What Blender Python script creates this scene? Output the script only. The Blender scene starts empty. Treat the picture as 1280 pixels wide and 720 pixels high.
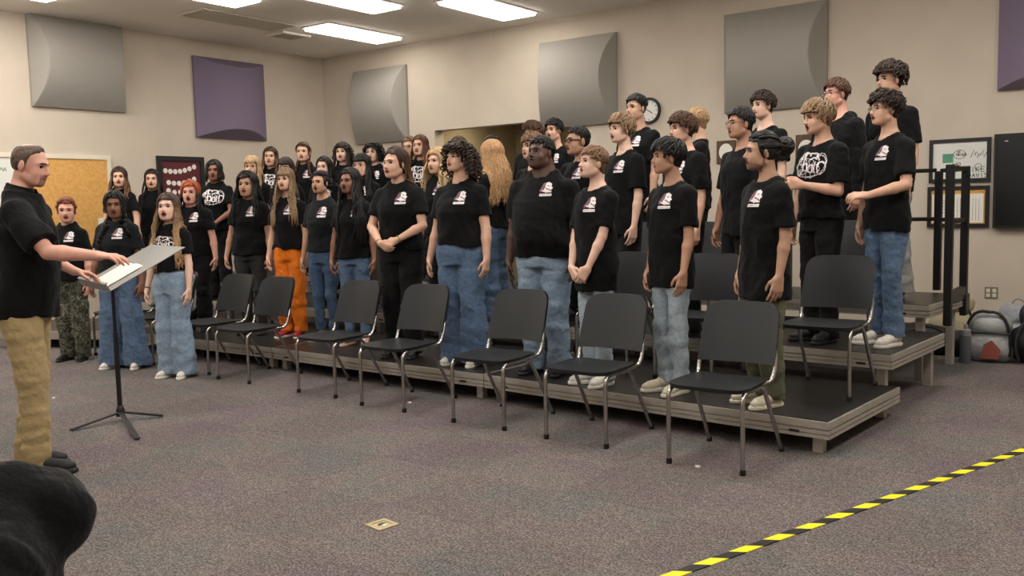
import bpy, math, random
import numpy as np
from mathutils import Matrix, Vector

scene = bpy.context.scene
col = scene.collection
# ------------------------------------------------------------------ camera, exposure
cam_d = bpy.data.cameras.new('camera'); cam = bpy.data.objects.new('camera', cam_d); col.objects.link(cam)
_F = 1129.0
_vb = np.array([-888. - 640, 294. - 360, _F]); _vl = np.array([1480. - 640, 237. - 360, _F])
_ex = -_vb / np.linalg.norm(_vb); _ey = _vl / np.linalg.norm(_vl); _ey -= _ex * (_ex @ _ey); _ey /= np.linalg.norm(_ey)
_ez = np.cross(_ex, _ey)
if _ez[1] > 0: _ez = -_ez
RW = np.stack([_ex, _ey, _ez])          # world <- camera (x right, y down, z forward)
CH = 1.43
M4 = Matrix.Identity(4)
for i in range(3):
    M4[i][0] = RW[i, 0]; M4[i][1] = -RW[i, 1]; M4[i][2] = -RW[i, 2]
M4[2][3] = CH
cam.matrix_world = M4
cam_d.sensor_width = 36.0; cam_d.lens = _F / 1280 * 36.0; cam_d.clip_start = 0.05; cam_d.clip_end = 60
scene.camera = cam
scene.view_settings.view_transform = 'Standard'; scene.view_settings.look = 'None'
scene.view_settings.gamma = 1.0; scene.view_settings.exposure = 0.0
try: scene.view_settings.use_curve_mapping = False
except Exception: pass
scene.cycles.max_bounces = 6; scene.cycles.diffuse_bounces = 4; scene.cycles.glossy_bounces = 3
scene.cycles.sample_clamp_indirect = 4.0
world = bpy.data.worlds.new('world'); scene.world = world; world.use_nodes = True
world.node_tree.nodes['Background'].inputs[0].default_value = (0.02, 0.02, 0.02, 1)
LAMP = 22.0      # brightness of the ceiling lamps' diffusers

def ray(u, v): return RW @ np.array([u - 640., v - 360., _F])
def at_z(u, v, z): d = ray(u, v); return np.array([0, 0, CH]) + d * ((z - CH) / d[2])
def at_y(u, v, y): d = ray(u, v); return np.array([0, 0, CH]) + d * (y / d[1])

YB, XL, ZC = 10.1, -11.2, 3.85           # back wall, left wall, ceiling
XR, YF = 3.2, -3.0

# ------------------------------------------------------------------ materials
def lin(c):
    return tuple(((x / 255.) / 12.92 if x / 255. <= .04045 else ((x / 255. + .055) / 1.055) ** 2.4) for x in c) + (1.,)
MATS = {}
def mat(name, c, rough=.6, metal=0., spec=.5, noise=0., nscale=20., bump=0., bscale=200., emit=0., sheen=0., alpha=1., c2=None, ramp=(.35, .65), detail=3.):
    if name in MATS: return MATS[name]
    m = bpy.data.materials.new(name); m.use_nodes = True; nt = m.node_tree; b = nt.nodes['Principled BSDF']
    c = lin(c); b.inputs['Base Color'].default_value = c; b.inputs['Roughness'].default_value = rough
    b.inputs['Metallic'].default_value = metal; b.inputs['Specular IOR Level'].default_value = spec
    if emit: b.inputs['Emission Color'].default_value = c; b.inputs['Emission Strength'].default_value = emit
    if sheen: b.inputs['Sheen Weight'].default_value = sheen
    if alpha < 1: b.inputs['Alpha'].default_value = alpha
    tc = nt.nodes.new('ShaderNodeTexCoord')
    if noise or c2:
        n = nt.nodes.new('ShaderNodeTexNoise'); n.inputs['Scale'].default_value = nscale; n.inputs['Detail'].default_value = detail
        nt.links.new(tc.outputs['Object'], n.inputs['Vector'])
        r = nt.nodes.new('ShaderNodeValToRGB'); nt.links.new(n.outputs['Fac'], r.inputs[0])
        r.color_ramp.elements[0].position = ramp[0]; r.color_ramp.elements[1].position = ramp[1]
        if c2: r.color_ramp.elements[0].color = c; r.color_ramp.elements[1].color = lin(c2)
        else:
            r.color_ramp.elements[0].color = tuple(x * (1 - noise) for x in c[:3]) + (1,)
            r.color_ramp.elements[1].color = tuple(min(1, x * (1 + noise)) for x in c[:3]) + (1,)
        nt.links.new(r.outputs[0], b.inputs['Base Color'])
    if bump:
        n = nt.nodes.new('ShaderNodeTexNoise'); n.inputs['Scale'].default_value = bscale; n.inputs['Detail'].default_value = 4
        nt.links.new(tc.outputs['Object'], n.inputs['Vector'])
        bp = nt.nodes.new('ShaderNodeBump'); bp.inputs['Strength'].default_value = bump; bp.inputs['Distance'].default_value = .02
        nt.links.new(n.outputs['Fac'], bp.inputs['Height']); nt.links.new(bp.outputs[0], b.inputs['Normal'])
    MATS[name] = m
    return m

M_wall = mat('wall_paint', (204, 192, 176), .85, noise=.03, nscale=3, bump=.05, bscale=120)
M_ceil = mat('ceiling_tile', (238, 233, 224), .9, noise=.03, nscale=40, bump=.1, bscale=160)
M_black = mat('black_plastic', (20, 20, 22), .5)
M_polymer = mat('chair_polymer', (29, 31, 34), .42, spec=.4, bump=.12, bscale=500)
M_chrome = mat('chrome', (178, 176, 172), .25, metal=1.)
M_rubber = mat('rubber', (14, 14, 14), .8)
M_alu = mat('aluminium', (178, 172, 162), .45, metal=.35, noise=.06, nscale=15)
M_deck = mat('stage_deck', (30, 27, 26), .38, noise=.18, nscale=9, bump=.05, bscale=300)
M_rail = mat('black_paint', (14, 12, 13), .45)
M_grayfab = mat('grey_panel_fabric', (156, 152, 145), .9, noise=.03, nscale=60)
M_purfab = mat('purple_panel_fabric', (122, 110, 132), .9, noise=.03, nscale=60)
M_white = mat('white_board', (226, 226, 220), .3)
M_cork = mat('cork', (208, 156, 84), .85, c2=(222, 172, 100), nscale=30)
M_trimw = mat('cream_trim', (226, 216, 196), .5)
M_paper = mat('paper', (236, 232, 222), .8)
M_maroon = mat('maroon_paper', (92, 34, 44), .8)
M_ink = mat('ink', (30, 30, 34), .6)
M_green = mat('green_ink', (84, 150, 120), .6)
M_screen = mat('dark_screen', (14, 17, 19), .35)
M_brownwood = mat('brown_wood', (84, 58, 40), .5, noise=.2, nscale=12)
M_tan = mat('alcove_paint', (172, 160, 136), .85, noise=.03, nscale=3)
M_lamp = mat('lamp_diffuser', (255, 249, 240), .5, emit=LAMP)
M_grille2 = mat('ceiling_grille', (206, 200, 188), .7)
M_brass = mat('brass_plate', (186, 170, 132), .4, metal=.7)
M_yel = mat('yellow_tape', (238, 226, 26), .5)
M_blk_t = mat('black_tape', (22, 20, 20), .5)
M_desk = mat('stand_desk', (116, 116, 113), .38, metal=.2, noise=.05, nscale=30)  # sheen of the ceiling lights is put into the lighter base grey
M_grille = mat('grille_metal', (128, 120, 108), .6)
M_tee = mat('black_cotton', (13, 14, 16), .85, spec=.15, noise=.12, nscale=25, bump=.25, bscale=60, sheen=.04)
M_tee_f = mat('faded_black_cotton', (24, 27, 30), .85, spec=.15, noise=.1, nscale=25, bump=.25, bscale=60, sheen=.05)
M_print = mat('white_print', (232, 226, 228), .7)
M_printm = mat('maroon_print', (120, 84, 96), .7)
M_eyew = mat('eye_white', (214, 206, 200), .3)
M_iris = mat('iris', (30, 20, 16), .25)
M_mouth = mat('mouth_inside', (46, 18, 16), .6)
M_glass = mat('spectacle_frame', (26, 24, 24), .35)
M_wire = mat('spectacle_wire', (150, 140, 128), .3, metal=.9)
M_gold = mat('gold_chain', (200, 170, 100), .3, metal=.9)

# carpet: mottled loops in square tiles
def carpet():
    m = bpy.data.materials.new('carpet'); m.use_nodes = True; nt = m.node_tree; b = nt.nodes['Principled BSDF']
    b.inputs['Roughness'].default_value = .95; b.inputs['Specular IOR Level'].default_value = .15
    tc = nt.nodes.new('ShaderNodeTexCoord')
    def noise(sc, det, vec=None, rough=.6):
        n = nt.nodes.new('ShaderNodeTexNoise'); n.inputs['Scale'].default_value = sc; n.inputs['Detail'].default_value = det
        n.inputs['Roughness'].default_value = rough
        nt.links.new(vec or tc.outputs['Object'], n.inputs['Vector']); return n
    def ramp(src, cols):
        r = nt.nodes.new('ShaderNodeValToRGB'); el = r.color_ramp.elements
        el[0].position, el[1].position = cols[0][0], cols[-1][0]
        el[0].color, el[1].color = lin(cols[0][1]), lin(cols[-1][1])
        for p, c in cols[1:-1]:
            e = el.new(p); e.color = lin(c)
        nt.links.new(src, r.inputs[0]); return r
    big = ramp(noise(1.6, 4).outputs['Fac'], [(.36, (146, 147, 146)), (.5, (157, 149, 146)), (.64, (152, 140, 145))])
    fine = ramp(noise(95, 2, rough=.75).outputs['Fac'], [(.36, (96, 94, 94)), (.5, (186, 180, 178)), (.64, (255, 250, 248))])
    mid = ramp(noise(26, 3).outputs['Fac'], [(.3, (196, 196, 196)), (.7, (255, 255, 255))])
    mx = nt.nodes.new('ShaderNodeMixRGB'); mx.blend_type = 'MULTIPLY'; mx.inputs[0].default_value = .85
    nt.links.new(big.outputs[0], mx.inputs[1]); nt.links.new(fine.outputs[0], mx.inputs[2])
    mx2 = nt.nodes.new('ShaderNodeMixRGB'); mx2.blend_type = 'MULTIPLY'; mx2.inputs[0].default_value = .8
    nt.links.new(mx.outputs[0], mx2.inputs[1]); nt.links.new(mid.outputs[0], mx2.inputs[2])
    ck = nt.nodes.new('ShaderNodeTexChecker'); ck.inputs['Scale'].default_value = 1 / .61
    ck.inputs['Color1'].default_value = (1, 1, 1, 1); ck.inputs['Color2'].default_value = (.91, .91, .92, 1)
    nt.links.new(tc.outputs['Object'], ck.inputs['Vector'])
    mx3 = nt.nodes.new('ShaderNodeMixRGB'); mx3.blend_type = 'MULTIPLY'; mx3.inputs[0].default_value = 1
    nt.links.new(mx2.outputs[0], mx3.inputs[1]); nt.links.new(ck.outputs[0], mx3.inputs[2])
    nt.links.new(mx3.outputs[0], b.inputs['Base Color'])
    bp = nt.nodes.new('ShaderNodeBump'); bp.inputs['Strength'].default_value = .5; bp.inputs['Distance'].default_value = .01
    nt.links.new(noise(160, 2).outputs['Fac'], bp.inputs['Height']); nt.links.new(bp.outputs[0], b.inputs['Normal'])
    return m
M_carpet = carpet()

# ------------------------------------------------------------------ object helpers
def mesh_from(name, V, faces, mats, smooth=True):
    """faces: list of (array (n,k), material index)"""
    V = np.asarray(V, np.float32)
    me = bpy.data.meshes.new(name); me.vertices.add(len(V)); me.vertices.foreach_set('co', V.ravel())
    loops = np.concatenate([np.asarray(f, np.int32).ravel() for f, _ in faces])
    tot = np.concatenate([np.full(len(f), np.asarray(f).shape[1], np.int32) for f, _ in faces])
    mi = np.concatenate([np.full(len(f), k, np.int32) for f, k in faces])
    st = np.concatenate([[0], np.cumsum(tot)[:-1]]).astype(np.int32)
    me.loops.add(len(loops)); me.loops.foreach_set('vertex_index', loops)
    me.polygons.add(len(tot)); me.polygons.foreach_set('loop_start', st)
    for m in mats: me.materials.append(m)
    me.polygons.foreach_set('material_index', mi)
    me.polygons.foreach_set('use_smooth', np.full(len(tot), bool(smooth)))
    me.update(calc_edges=True)
    return me
def link(name, me, parent=None, loc=None, rot=None):
    o = bpy.data.objects.new(name, me); col.objects.link(o)
    if parent is not None: o.parent = parent
    if loc is not None: o.location = loc
    if rot is not None: o.rotation_euler = rot
    return o
def empty(name, loc=(0, 0, 0), rz=0.):
    o = bpy.data.objects.new(name, None); col.objects.link(o); o.location = loc; o.rotation_euler = (0, 0, rz)
    o.empty_display_size = .1
    return o
def tag(o, label=None, cat=None, group=None, kind=None):
    if label: o['label'] = label
    if cat: o['category'] = cat
    if group: o['group'] = group
    if kind: o['kind'] = kind
    return o
def copy_tree(o, parent=None):
    c = o.copy(); col.objects.link(c)
    if parent is not None: c.parent = parent
    for ch in list(o.children): copy_tree(ch, c)
    return c
class MB:
    """collects boxes, tubes, prisms into one mesh"""
    def __init__(s): s.V = []; s.F = []; s.n = 0
    def add(s, V, F, mi=0):
        V = np.asarray(V, float).reshape(-1, 3)
        s.V.append(V); s.F.append((np.asarray(F, np.int32) + s.n, mi)); s.n += len(V); return s
    def box(s, lo, hi, mi=0, bev=0., M=None, off=(0, 0, 0)):
        lo = np.array(lo, float); hi = np.array(hi, float)
        b = min(bev, .49 * min(hi - lo))
        if b <= 0:
            V = np.array([[x, y, z] for x in (lo[0], hi[0]) for y in (lo[1], hi[1]) for z in (lo[2], hi[2])])
            F = [[0, 1, 3, 2], [4, 6, 7, 5], [0, 4, 5, 1], [2, 3, 7, 6], [0, 2, 6, 4], [1, 5, 7, 3]]
            if M is not None: V = V @ np.array(M).T
            return s.add(V + np.array(off), F, mi)
        # chamfered box: three vertices per corner
        V = []; idx = {}
        for sx in (0, 1):
            for sy in (0, 1):
                for sz in (0, 1):
                    c = [(lo, hi)[q][k] for k, q in enumerate((sx, sy, sz))]
                    sg = [1 - 2 * q for q in (sx, sy, sz)]
                    for a in range(3):
                        p = [c[k] + (0 if k == a else sg[k] * b) for k in range(3)]
                        idx[(sx, sy, sz, a)] = len(V); V.append(p)
        Q = []; T = []
        for a in range(3):
            o1, o2 = [k for k in range(3) if k != a]
            for sd in (0, 1):
                q = []
                for (i, j) in ((0, 0), (1, 0), (1, 1), (0, 1)):
                    k = [0, 0, 0]; k[a] = sd; k[o1] = i; k[o2] = j; q.append(idx[(*k, a)])
                if (sd == 1) == (a != 1): pass
                else: q = q[::-1]
                Q.append(q)
        for a in range(3):
            o1, o2 = [k for k in range(3) if k != a]
            for i in (0, 1):
                for j in (0, 1):
                    k0 = [0, 0, 0]; k1 = [0, 0, 0]
                    k0[o1] = k1[o1] = i; k0[o2] = k1[o2] = j; k0[a] = 0; k1[a] = 1
                    q = [idx[(*k0, o1)], idx[(*k1, o1)], idx[(*k1, o2)], idx[(*k0, o2)]]
                    Q.append(q)
        for sx in (0, 1):
            for sy in (0, 1):
                for sz in (0, 1): T.append([idx[(sx, sy, sz, a)] for a in range(3)])
        V = np.array(V, float); cen = (lo + hi) / 2
        def orient(fs):
            out = []
            for f in fs:
                p = V[f]; nrm = np.cross(p[1] - p[0], p[2] - p[0])
                out.append(f if nrm @ (p.mean(0) - cen) > 0 else f[::-1])
            return out
        Q = orient(Q); T = orient(T)
        if M is not None: V = V @ np.array(M).T
        V = V + np.array(off)
        n0 = s.n; s.add(V, Q, mi); s.F.append((np.array(T, np.int32) + n0, mi))
        return s
    def tube(s, pts, r, k=8, mi=0, cap=True, flat=None):
        P = np.array(pts, float); n = len(P); r = np.broadcast_to(np.array(r, float), (n,))
        T = np.gradient(P, axis=0) if n > 2 else np.repeat([P[-1] - P[0]], n, 0)
        T /= np.linalg.norm(T, axis=1)[:, None] + 1e-12
        u = np.cross(T[0], [0, 0, 1.]);
        if np.linalg.norm(u) < .1: u = np.cross(T[0], [0, 1., 0])
        V = []
        for i in range(n):
            u = u - T[i] * (u @ T[i]); u /= np.linalg.norm(u) + 1e-12; w = np.cross(T[i], u)
            for j in range(k):
                a = 2 * math.pi * j / k
                V.append(P[i] + r[i] * (u * math.cos(a) + w * math.sin(a)))
        F = [[i * k + j, i * k + (j + 1) % k, (i + 1) * k + (j + 1) % k, (i + 1) * k + j] for i in range(n - 1) for j in range(k)]
        n0 = s.n; s.add(V, F, mi)
        if cap:
            s.F.append((np.array([[j for j in range(k)][::-1], [(n - 1) * k + j for j in range(k)]], np.int32) + n0, mi))
        return s
    def prism(s, poly, z0, z1, mi=0, M=None, off=(0, 0, 0)):
        """polygon in (x,y) extruded over z"""
        P = np.array(poly, float); n = len(P)
        V = np.concatenate([np.c_[P, np.full(n, z0)], np.c_[P, np.full(n, z1)]])
        if M is not None: V = V @ np.array(M).T
        V = V + np.array(off); n0 = s.n
        s.add(V, [[i, (i + 1) % n, n + (i + 1) % n, n + i] for i in range(n)], mi)
        s.F.append((np.array([list(range(n))[::-1], [n + i for i in range(n)]], np.int32) + n0, mi))
        return s
    def lathe(s, prof, k=20, mi=0, M=None, off=(0, 0, 0), cap=True):
        P = np.array(prof, float); n = len(P)
        a = np.arange(k) * 2 * math.pi / k
        V = np.stack([P[:, None, 0] * np.cos(a), P[:, None, 0] * np.sin(a), np.repeat(P[:, 1:2], k, 1)], -1).reshape(-1, 3)
        if M is not None: V = V @ np.array(M).T
        F = [[i * k + j, i * k + (j + 1) % k, (i + 1) * k + (j + 1) % k, (i + 1) * k + j] for i in range(n - 1) for j in range(k)]
        n0 = s.n; s.add(V + np.array(off), F, mi)
        if cap: s.F.append((np.array([[j for j in range(k)][::-1], [(n - 1) * k + j for j in range(k)]], np.int32) + n0, mi))
        return s
    def build(s, name, mats, parent=None, smooth=False, loc=None, rot=None):
        if not isinstance(mats, (list, tuple)): mats = [mats]
        me = mesh_from(name, np.concatenate(s.V), s.F, mats, smooth)
        if smooth:
            try: me.set_sharp_from_angle(angle=math.radians(40))
            except Exception: pass
        return link(name, me, parent, loc, rot)
def struct(o): o['kind'] = 'structure'; return o
def arc(p0, p1, p2, n=5):
    p0, p1, p2 = map(np.array, (p0, p1, p2)); t = np.linspace(0, 1, n)[:, None]
    return [tuple(x) for x in (1 - t) ** 2 * p0 + 2 * t * (1 - t) * p1 + t * t * p2]

# ------------------------------------------------------------------ the room
struct(MB().box((XL - .2, YF - .2, -.1), (XR + .2, YB + 2.2, 0)).build('floor', M_carpet))
struct(MB().box((XL - .2, YF - .2, ZC), (XR + .2, YB + .2, ZC + .1)).build('ceiling', M_ceil))
OX0, OX1, OZ = at_y(543.3, 163.3, YB)[0], -6.45, at_y(543.3, 163.3, YB)[2]   # opening in the back wall
w = MB(); w.box((XL - .2, YB, 0), (OX0, YB + .2, ZC)); w.box((OX1, YB, 0), (XR + .2, YB + .2, ZC)); w.box((OX0, YB, OZ), (OX1, YB + .2, ZC))
struct(w.build('wall_back', M_wall))
struct(MB().box((XL - .2, YF - .2, 0), (XL, YB, ZC)).build('wall_left', M_wall))
struct(MB().box((XR, YF - .2, 0), (XR + .2, YB, ZC)).build('wall_right', M_wall))
struct(MB().box((XL, YF - .2, 0), (XR, YF, ZC)).build('wall_front', M_wall))
w = MB(); w.box((OX0 - .2, YB + .2, 0), (OX0, YB + 2.0, OZ + .35)); w.box((OX1, YB + .2, 0), (OX1 + .2, YB + 2.0, OZ + .35))
w.box((OX0 - .2, YB + 2.0, 0), (OX1 + .2, YB + 2.2, OZ + .35)); w.box((OX0 - .2, YB + .2, OZ + .25), (OX1 + .2, YB + 2.0, OZ + .35))
struct(w.build('wall_alcove', M_tan))
d = MB().box((-8.15, YB + 1.94, .01), (-7.2, YB + 1.985, 2.08)).build('door_1', M_tan); struct(d)
MB().box((-8.23, YB + 1.92, .01), (-8.15, YB + 1.99, 2.16)).box((-7.2, YB + 1.92, .01), (-7.12, YB + 1.99, 2.16)).box((-8.15, YB + 1.92, 2.08), (-7.2, YB + 1.99, 2.16)).build('door_frame', M_trimw, d)
MB().box((-7.36, YB + 1.87, 1.0), (-7.26, YB + 1.94, 1.04), bev=.01).build('door_handle', M_chrome, d)
struct(MB().box((XL, YF, 0), (XL + .012, YB, .1)).build('baseboard_left', M_black))
struct(MB().box((XL, YB - .012, 0), (OX0, YB, .1)).box((OX1, YB - .012, 0), (XR, YB, .1)).build('baseboard_back', M_black))

# ceiling lamps (2 x 4 ft troffers)
M_lamp_b = mat('lamp_diffuser_back', (255, 249, 240), .5, emit=LAMP * .52)
def lamp(x0, x1, y0, y1, label, lm=None):
    t = empty('ceiling_light', ((x0 + x1) / 2, (y0 + y1) / 2, ZC)); tag(t, label, 'light', 'ceiling lights')
    a, b = (x1 - x0) / 2, (y1 - y0) / 2
    m = MB()
    for lo, hi in (((-a - .03, -b - .03), (-a, b + .03)), ((a, -b - .03), (a + .03, b + .03)), ((-a, -b - .03), (a, -b)), ((-a, b), (a, b + .03))):
        m.box((*lo, -.014), (*hi, -.002))
    m.build('frame', M_ceil, t)
    MB().box((-a, -b, -.045), (a, b, -.003), bev=.012).build('diffuser', lm or M_lamp_b, t)
lamp(-9.46, -8.97, 8.24, 9.60, 'bright rectangular ceiling light nearest the far corner of the room')
lamp(-7.14, -6.62, 8.28, 9.56, 'bright rectangular ceiling light closest to the long back wall, rightmost of the lights')
lamp(-8.06, -7.58, 6.80, 8.13, 'bright rectangular ceiling light cut by the top edge, between the other two large lights')
lamp(-8.98, -8.50, 5.44, 6.80, 'small sliver of ceiling light at the top edge beside the ceiling vent')
for x, y in ((-4.3, 7.4), (-1.7, 7.2), (.8, 7.4), (-5.4, 5.2), (-2.6, 5.0), (.4, 4.6), (-10.0, 4.6), (-10.1, 2.2), (-8.5, 3.6), (-5.4, 2.4), (-2.6, 2.2), (.2, 2.0), (-8.4, -.6), (-5.4, -.8), (-2.0, -.8)):  # unseen lamps added for illumination, several to brighten the side walls
    lamp(x - .25, x + .25, y - .64, y + .64, 'added ceiling light over the part of the room out of view', M_lamp)
t = empty('ceiling_light', (-8.25, YB + .55, OZ + .25)); tag(t, 'added round light hidden in the ceiling of the doorway recess', 'light')  # unseen lamp added to brighten the recess, hidden behind the opening's top edge
MB().lathe([(.11, -.002), (.15, -.002), (.15, -.03), (.11, -.03), (.11, -.002)], 24, cap=False).build('frame', M_trimw, t, True)
MB().lathe([(0, -.004), (.11, -.004), (.11, -.02), (0, -.026)], 24).build('diffuser', mat('added_recess_lamp', (255, 236, 196), .5, emit=80.), t, True)
g = empty('ceiling_return_grille', (-9.65, 7.36, ZC)); tag(g, 'large flat rectangular grille in the ceiling near the left wall', 'vent')
m = MB(); m.box((-.25, -.68, -.006), (.25, .68, -.002)); m.build('backing', M_grille2, g)
m = MB()
for a in ((-.27, -.7, .27, -.67), (-.27, .67, .27, .7), (-.27, -.67, -.24, .67), (.24, -.67, .27, .67)): m.box((a[0], a[1], -.018), (a[2], a[3], -.004))
m.build('frame', M_grille2, g)
m = MB()
for i in range(26): m.box((-.24, -.66 + i * .051, -.012), (.24, -.645 + i * .051, -.006))
m.build('louvre', M_grille2, g)
g = empty('ceiling_vent', (-10.0, 8.42, ZC)); tag(g, 'small square air vent in the ceiling near the far corner', 'vent')
m = MB()
for a in ((-.2, -.24, .2, -.2), (-.2, .2, .2, .24), (-.2, -.2, -.16, .2), (.16, -.2, .2, .2)): m.box((a[0], a[1], -.03), (a[2], a[3], -.002))
m.build('frame', M_ceil, g)
MB().box((-.16, -.2, -.008), (.16, .2, -.003)).build('backing', M_grille, g)
m = MB()
for i in range(7): m.box((-.16, -.18 + i * .055, -.025), (.16, -.162 + i * .055, -.012))
m.build('louvre', M_grille2, g)
t = MB().lathe([(0.0, -.03), (.02, -.03), (.03, -.012), (.035, -.001)], 14).build('sprinkler_head', M_chrome, None, True, (-9.0, 6.55, ZC)); tag(t, 'small round sprinkler on the ceiling near the grille', 'sprinkler')

# acoustic panels: a barrel vault with slanted end faces, on a thin base
def panel(name, c, wd, ht, D, slope, axis, wall, material, label):
    """axis 'v': vault runs so that the left and right ends are cut; 'h': the top and bottom ends are cut"""
    n = 97
    u = np.linspace(-1, 1, n); U, W = np.meshgrid(u, u, indexing='ij')       # U along width, W along height
    if axis == 'v': h = np.minimum(D * (1 - W ** 2), slope * (1 - np.abs(U)) * wd / 2)
    else: h = np.minimum(D * (1 - U ** 2), slope * (1 - np.abs(W)) * ht / 2)
    base = .045
    P = np.stack([U * wd / 2, -(base + np.maximum(h, 0)), W * ht / 2], -1).reshape(-1, 3)
    q = np.arange(n * n).reshape(n, n)
    F = np.stack([q[:-1, :-1], q[1:, :-1], q[1:, 1:], q[:-1, 1:]], -1).reshape(-1, 4)
    t = empty(name, c, 0 if wall == 'back' else math.radians(90)); tag(t, label, 'acoustic panel', 'acoustic panels on the walls')
    me = mesh_from('panel_face', P, [(F, 0)], [material]); me.set_sharp_from_angle(angle=math.radians(14))
    link('panel_face', me, t)
    MB().box((-wd / 2, -base, -ht / 2), (wd / 2, -.001, ht / 2)).build('panel_base', material, t)
PW, PH = 1.16, 1.12
zt = 3.0
def pan_back(u0, u1, z, *a):
    x = (at_y(u0, 80, YB)[0] + at_y(u1, 80, YB)[0]) / 2
    panel('acoustic_panel', (x, YB, z), abs(at_y(u1, 80, YB)[0] - at_y(u0, 80, YB)[0]), PH, *a)
pan_back(444, 509, zt, .22, 1.9, 'v', 'back', M_grayfab, 'grey curved acoustic panel nearest the corner on the long back wall')
pan_back(677, 772, zt, .23, 1.9, 'v', 'back', M_grayfab, 'grey curved acoustic panel beside the wall clock')
pan_back(907, 1035, zt, .24, 1.9, 'v', 'back', M_grayfab, 'grey curved acoustic panel cut by the top edge, beside the right purple panel')
panel('acoustic_panel', (-.92, YB, zt), 1.16, PH, .22, 1.7, 'h', 'back', M_purfab, 'purple curved acoustic panel at the right edge of the photo above the black screen')
panel('acoustic_panel', (XL, 6.05, 3.33), 1.2, 1.13, .23, 1.8, 'v', 'left', M_grayfab, 'grey curved acoustic panel on the left wall')
panel('acoustic_panel', (XL, 8.30, 3.06), 1.2, 1.13, .22, 1.7, 'h', 'left', M_purfab, 'purple curved acoustic panel on the left wall near the corner')

# ------------------------------------------------------------------ things on the walls
def frame_mb(x0, x1, z0, z1, t, d0, d1):
    m = MB()
    m.box((x0, d0, z0), (x0 + t, d1, z1)); m.box((x1 - t, d0, z0), (x1, d1, z1))
    m.box((x0 + t, d0, z0), (x1 - t, d1, z0 + t)); m.box((x0 + t, d0, z1 - t), (x1 - t, d1, z1)); return m
def stroke(m, pts, w, y, mi=0):
    """flat pen stroke in the x-z plane"""
    P = np.array(pts, float)
    T = np.gradient(P, axis=0); T /= np.linalg.norm(T, axis=1)[:, None] + 1e-9; N = np.c_[-T[:, 1], T[:, 0]] * w / 2
    A = P + N; B = P - N; n = len(P)
    V = np.concatenate([np.c_[A[:, 0], np.full(n, y), A[:, 1]], np.c_[B[:, 0], np.full(n, y), B[:, 1]]])
    m.add(V, [[i, i + 1, n + i + 1, n + i] for i in range(n - 1)], mi)
GLYPH = {'M': [[(0, 0), (0, 1), (.5, .4), (1, 1), (1, 0)]], 'R': [[(0, 0), (0, 1), (.8, 1), (.9, .75), (.8, .5), (0, .5), (.9, 0)]], '.': [[(.4, 0), (.5, .06)]],
         'L': [[(0, 1), (0, 0), (.8, 0)]], 'I': [[(.5, 0), (.5, 1)]], 'K': [[(0, 0), (0, 1)], [(.8, 1), (0, .5), (.9, 0)]], 'E': [[(.9, 0), (0, 0), (0, 1), (.9, 1)], [(0, .5), (.7, .5)]],
         'D': [[(0, 0), (0, 1), (.6, 1), (.95, .5), (.6, 0), (0, 0)]], 'A': [[(0, 0), (.5, 1), (1, 0)], [(.2, .4), (.8, .4)]], 'V': [[(0, 1), (.5, 0), (1, 1)]],
         'S': [[(.9, .9), (.3, 1), (.05, .75), (.5, .5), (.95, .25), (.6, 0), (.05, .1)]], 'W': [[(0, 1), (.25, 0), (.5, .7), (.75, 0), (1, 1)]], 'T': [[(0, 1), (1, 1)], [(.5, 1), (.5, 0)]]}
def write(m, txt, x, z, h, w, y, mi=0):
    for ch in txt:
        for s in GLYPH.get(ch, []):
            P = np.array(s, float); Q = [P[0]]
            for a, b in zip(P[:-1], P[1:]): Q += [a + (b - a) * t for t in (.33, .67, 1)]
            stroke(m, [(x + p[0] * h * .7, z + p[1] * h) for p in Q], w, y, mi)
        x += h * .92
# combination white board and cork board on the left wall (local x runs along the wall)
t = empty('whiteboard', (XL, 4.2, 0), math.radians(90)); tag(t, 'white marker board behind the person in the black polo shirt', 'whiteboard')
frame_mb(-1.2, 1.05, .95, 2.2, .055, -.035, -.002).build('frame', M_trimw, t)
MB().box((-1.145, -.02, 1.005), (.995, -.003, 2.145)).build('board', M_white, t)
m = MB(); rnd = random.Random(3)
for k in range(7): stroke(m, [(.35 + k * .08 + .06 * i / 6, 2.0 + .025 * math.sin(i * 1.7 + k)) for i in range(8)], .012, -.022)
m.build('marker_writing', M_green, t)
t = empty('cork_board', (XL, 5.8, 0), math.radians(90)); tag(t, 'orange cork board in a cream frame on the left wall', 'notice board')
frame_mb(-.52, .6, .95, 2.2, .055, -.035, -.002).build('frame', M_trimw, t)
MB().box((-.465, -.02, 1.005), (.545, -.003, 2.145)).build('cork_panel', M_cork, t)
MB().box((.38, -.024, 1.18), (.56, -.021, 1.4)).build('paper', M_paper, t)
t = empty('notice_board', (XL, 7.42, 0), math.radians(90)); tag(t, 'black framed notice board with rows of white cards on maroon paper', 'notice board')
frame_mb(-.36, .37, 1.28, 2.22, .065, -.04, -.002).build('frame', M_black, t)
MB().box((-.295, -.022, 1.345), (.305, -.003, 2.155)).build('backing', M_maroon, t)
rows = [(7, -.24, .075, 2.02, .06), (6, -.2, .08, 1.86, .05), (3, -.21, .09, 1.75, -.02), (6, -.2, .085, 1.6, .03), (6, -.2, .085, 1.46, .02)]
for n, x0, dx, z0, rise in rows:
    for i in range(n):
        x = x0 + i * dx; z = z0 + rise * (i / max(1, n - 1)) ** 2 - .02 * math.sin(i * math.pi / max(1, n - 1))
        a = [k * math.pi * 2 / 8 + .39 for k in range(8)]
        mm = MB(); mm.prism([(x + .035 * math.cos(q), z + .036 * math.sin(q)) for q in a], 0, .004, 0, M=[[1, 0, 0], [0, 0, -1], [0, 1, 0]], off=(0, -.022, 0))
        c = mm.build('card', M_paper, t)
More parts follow.
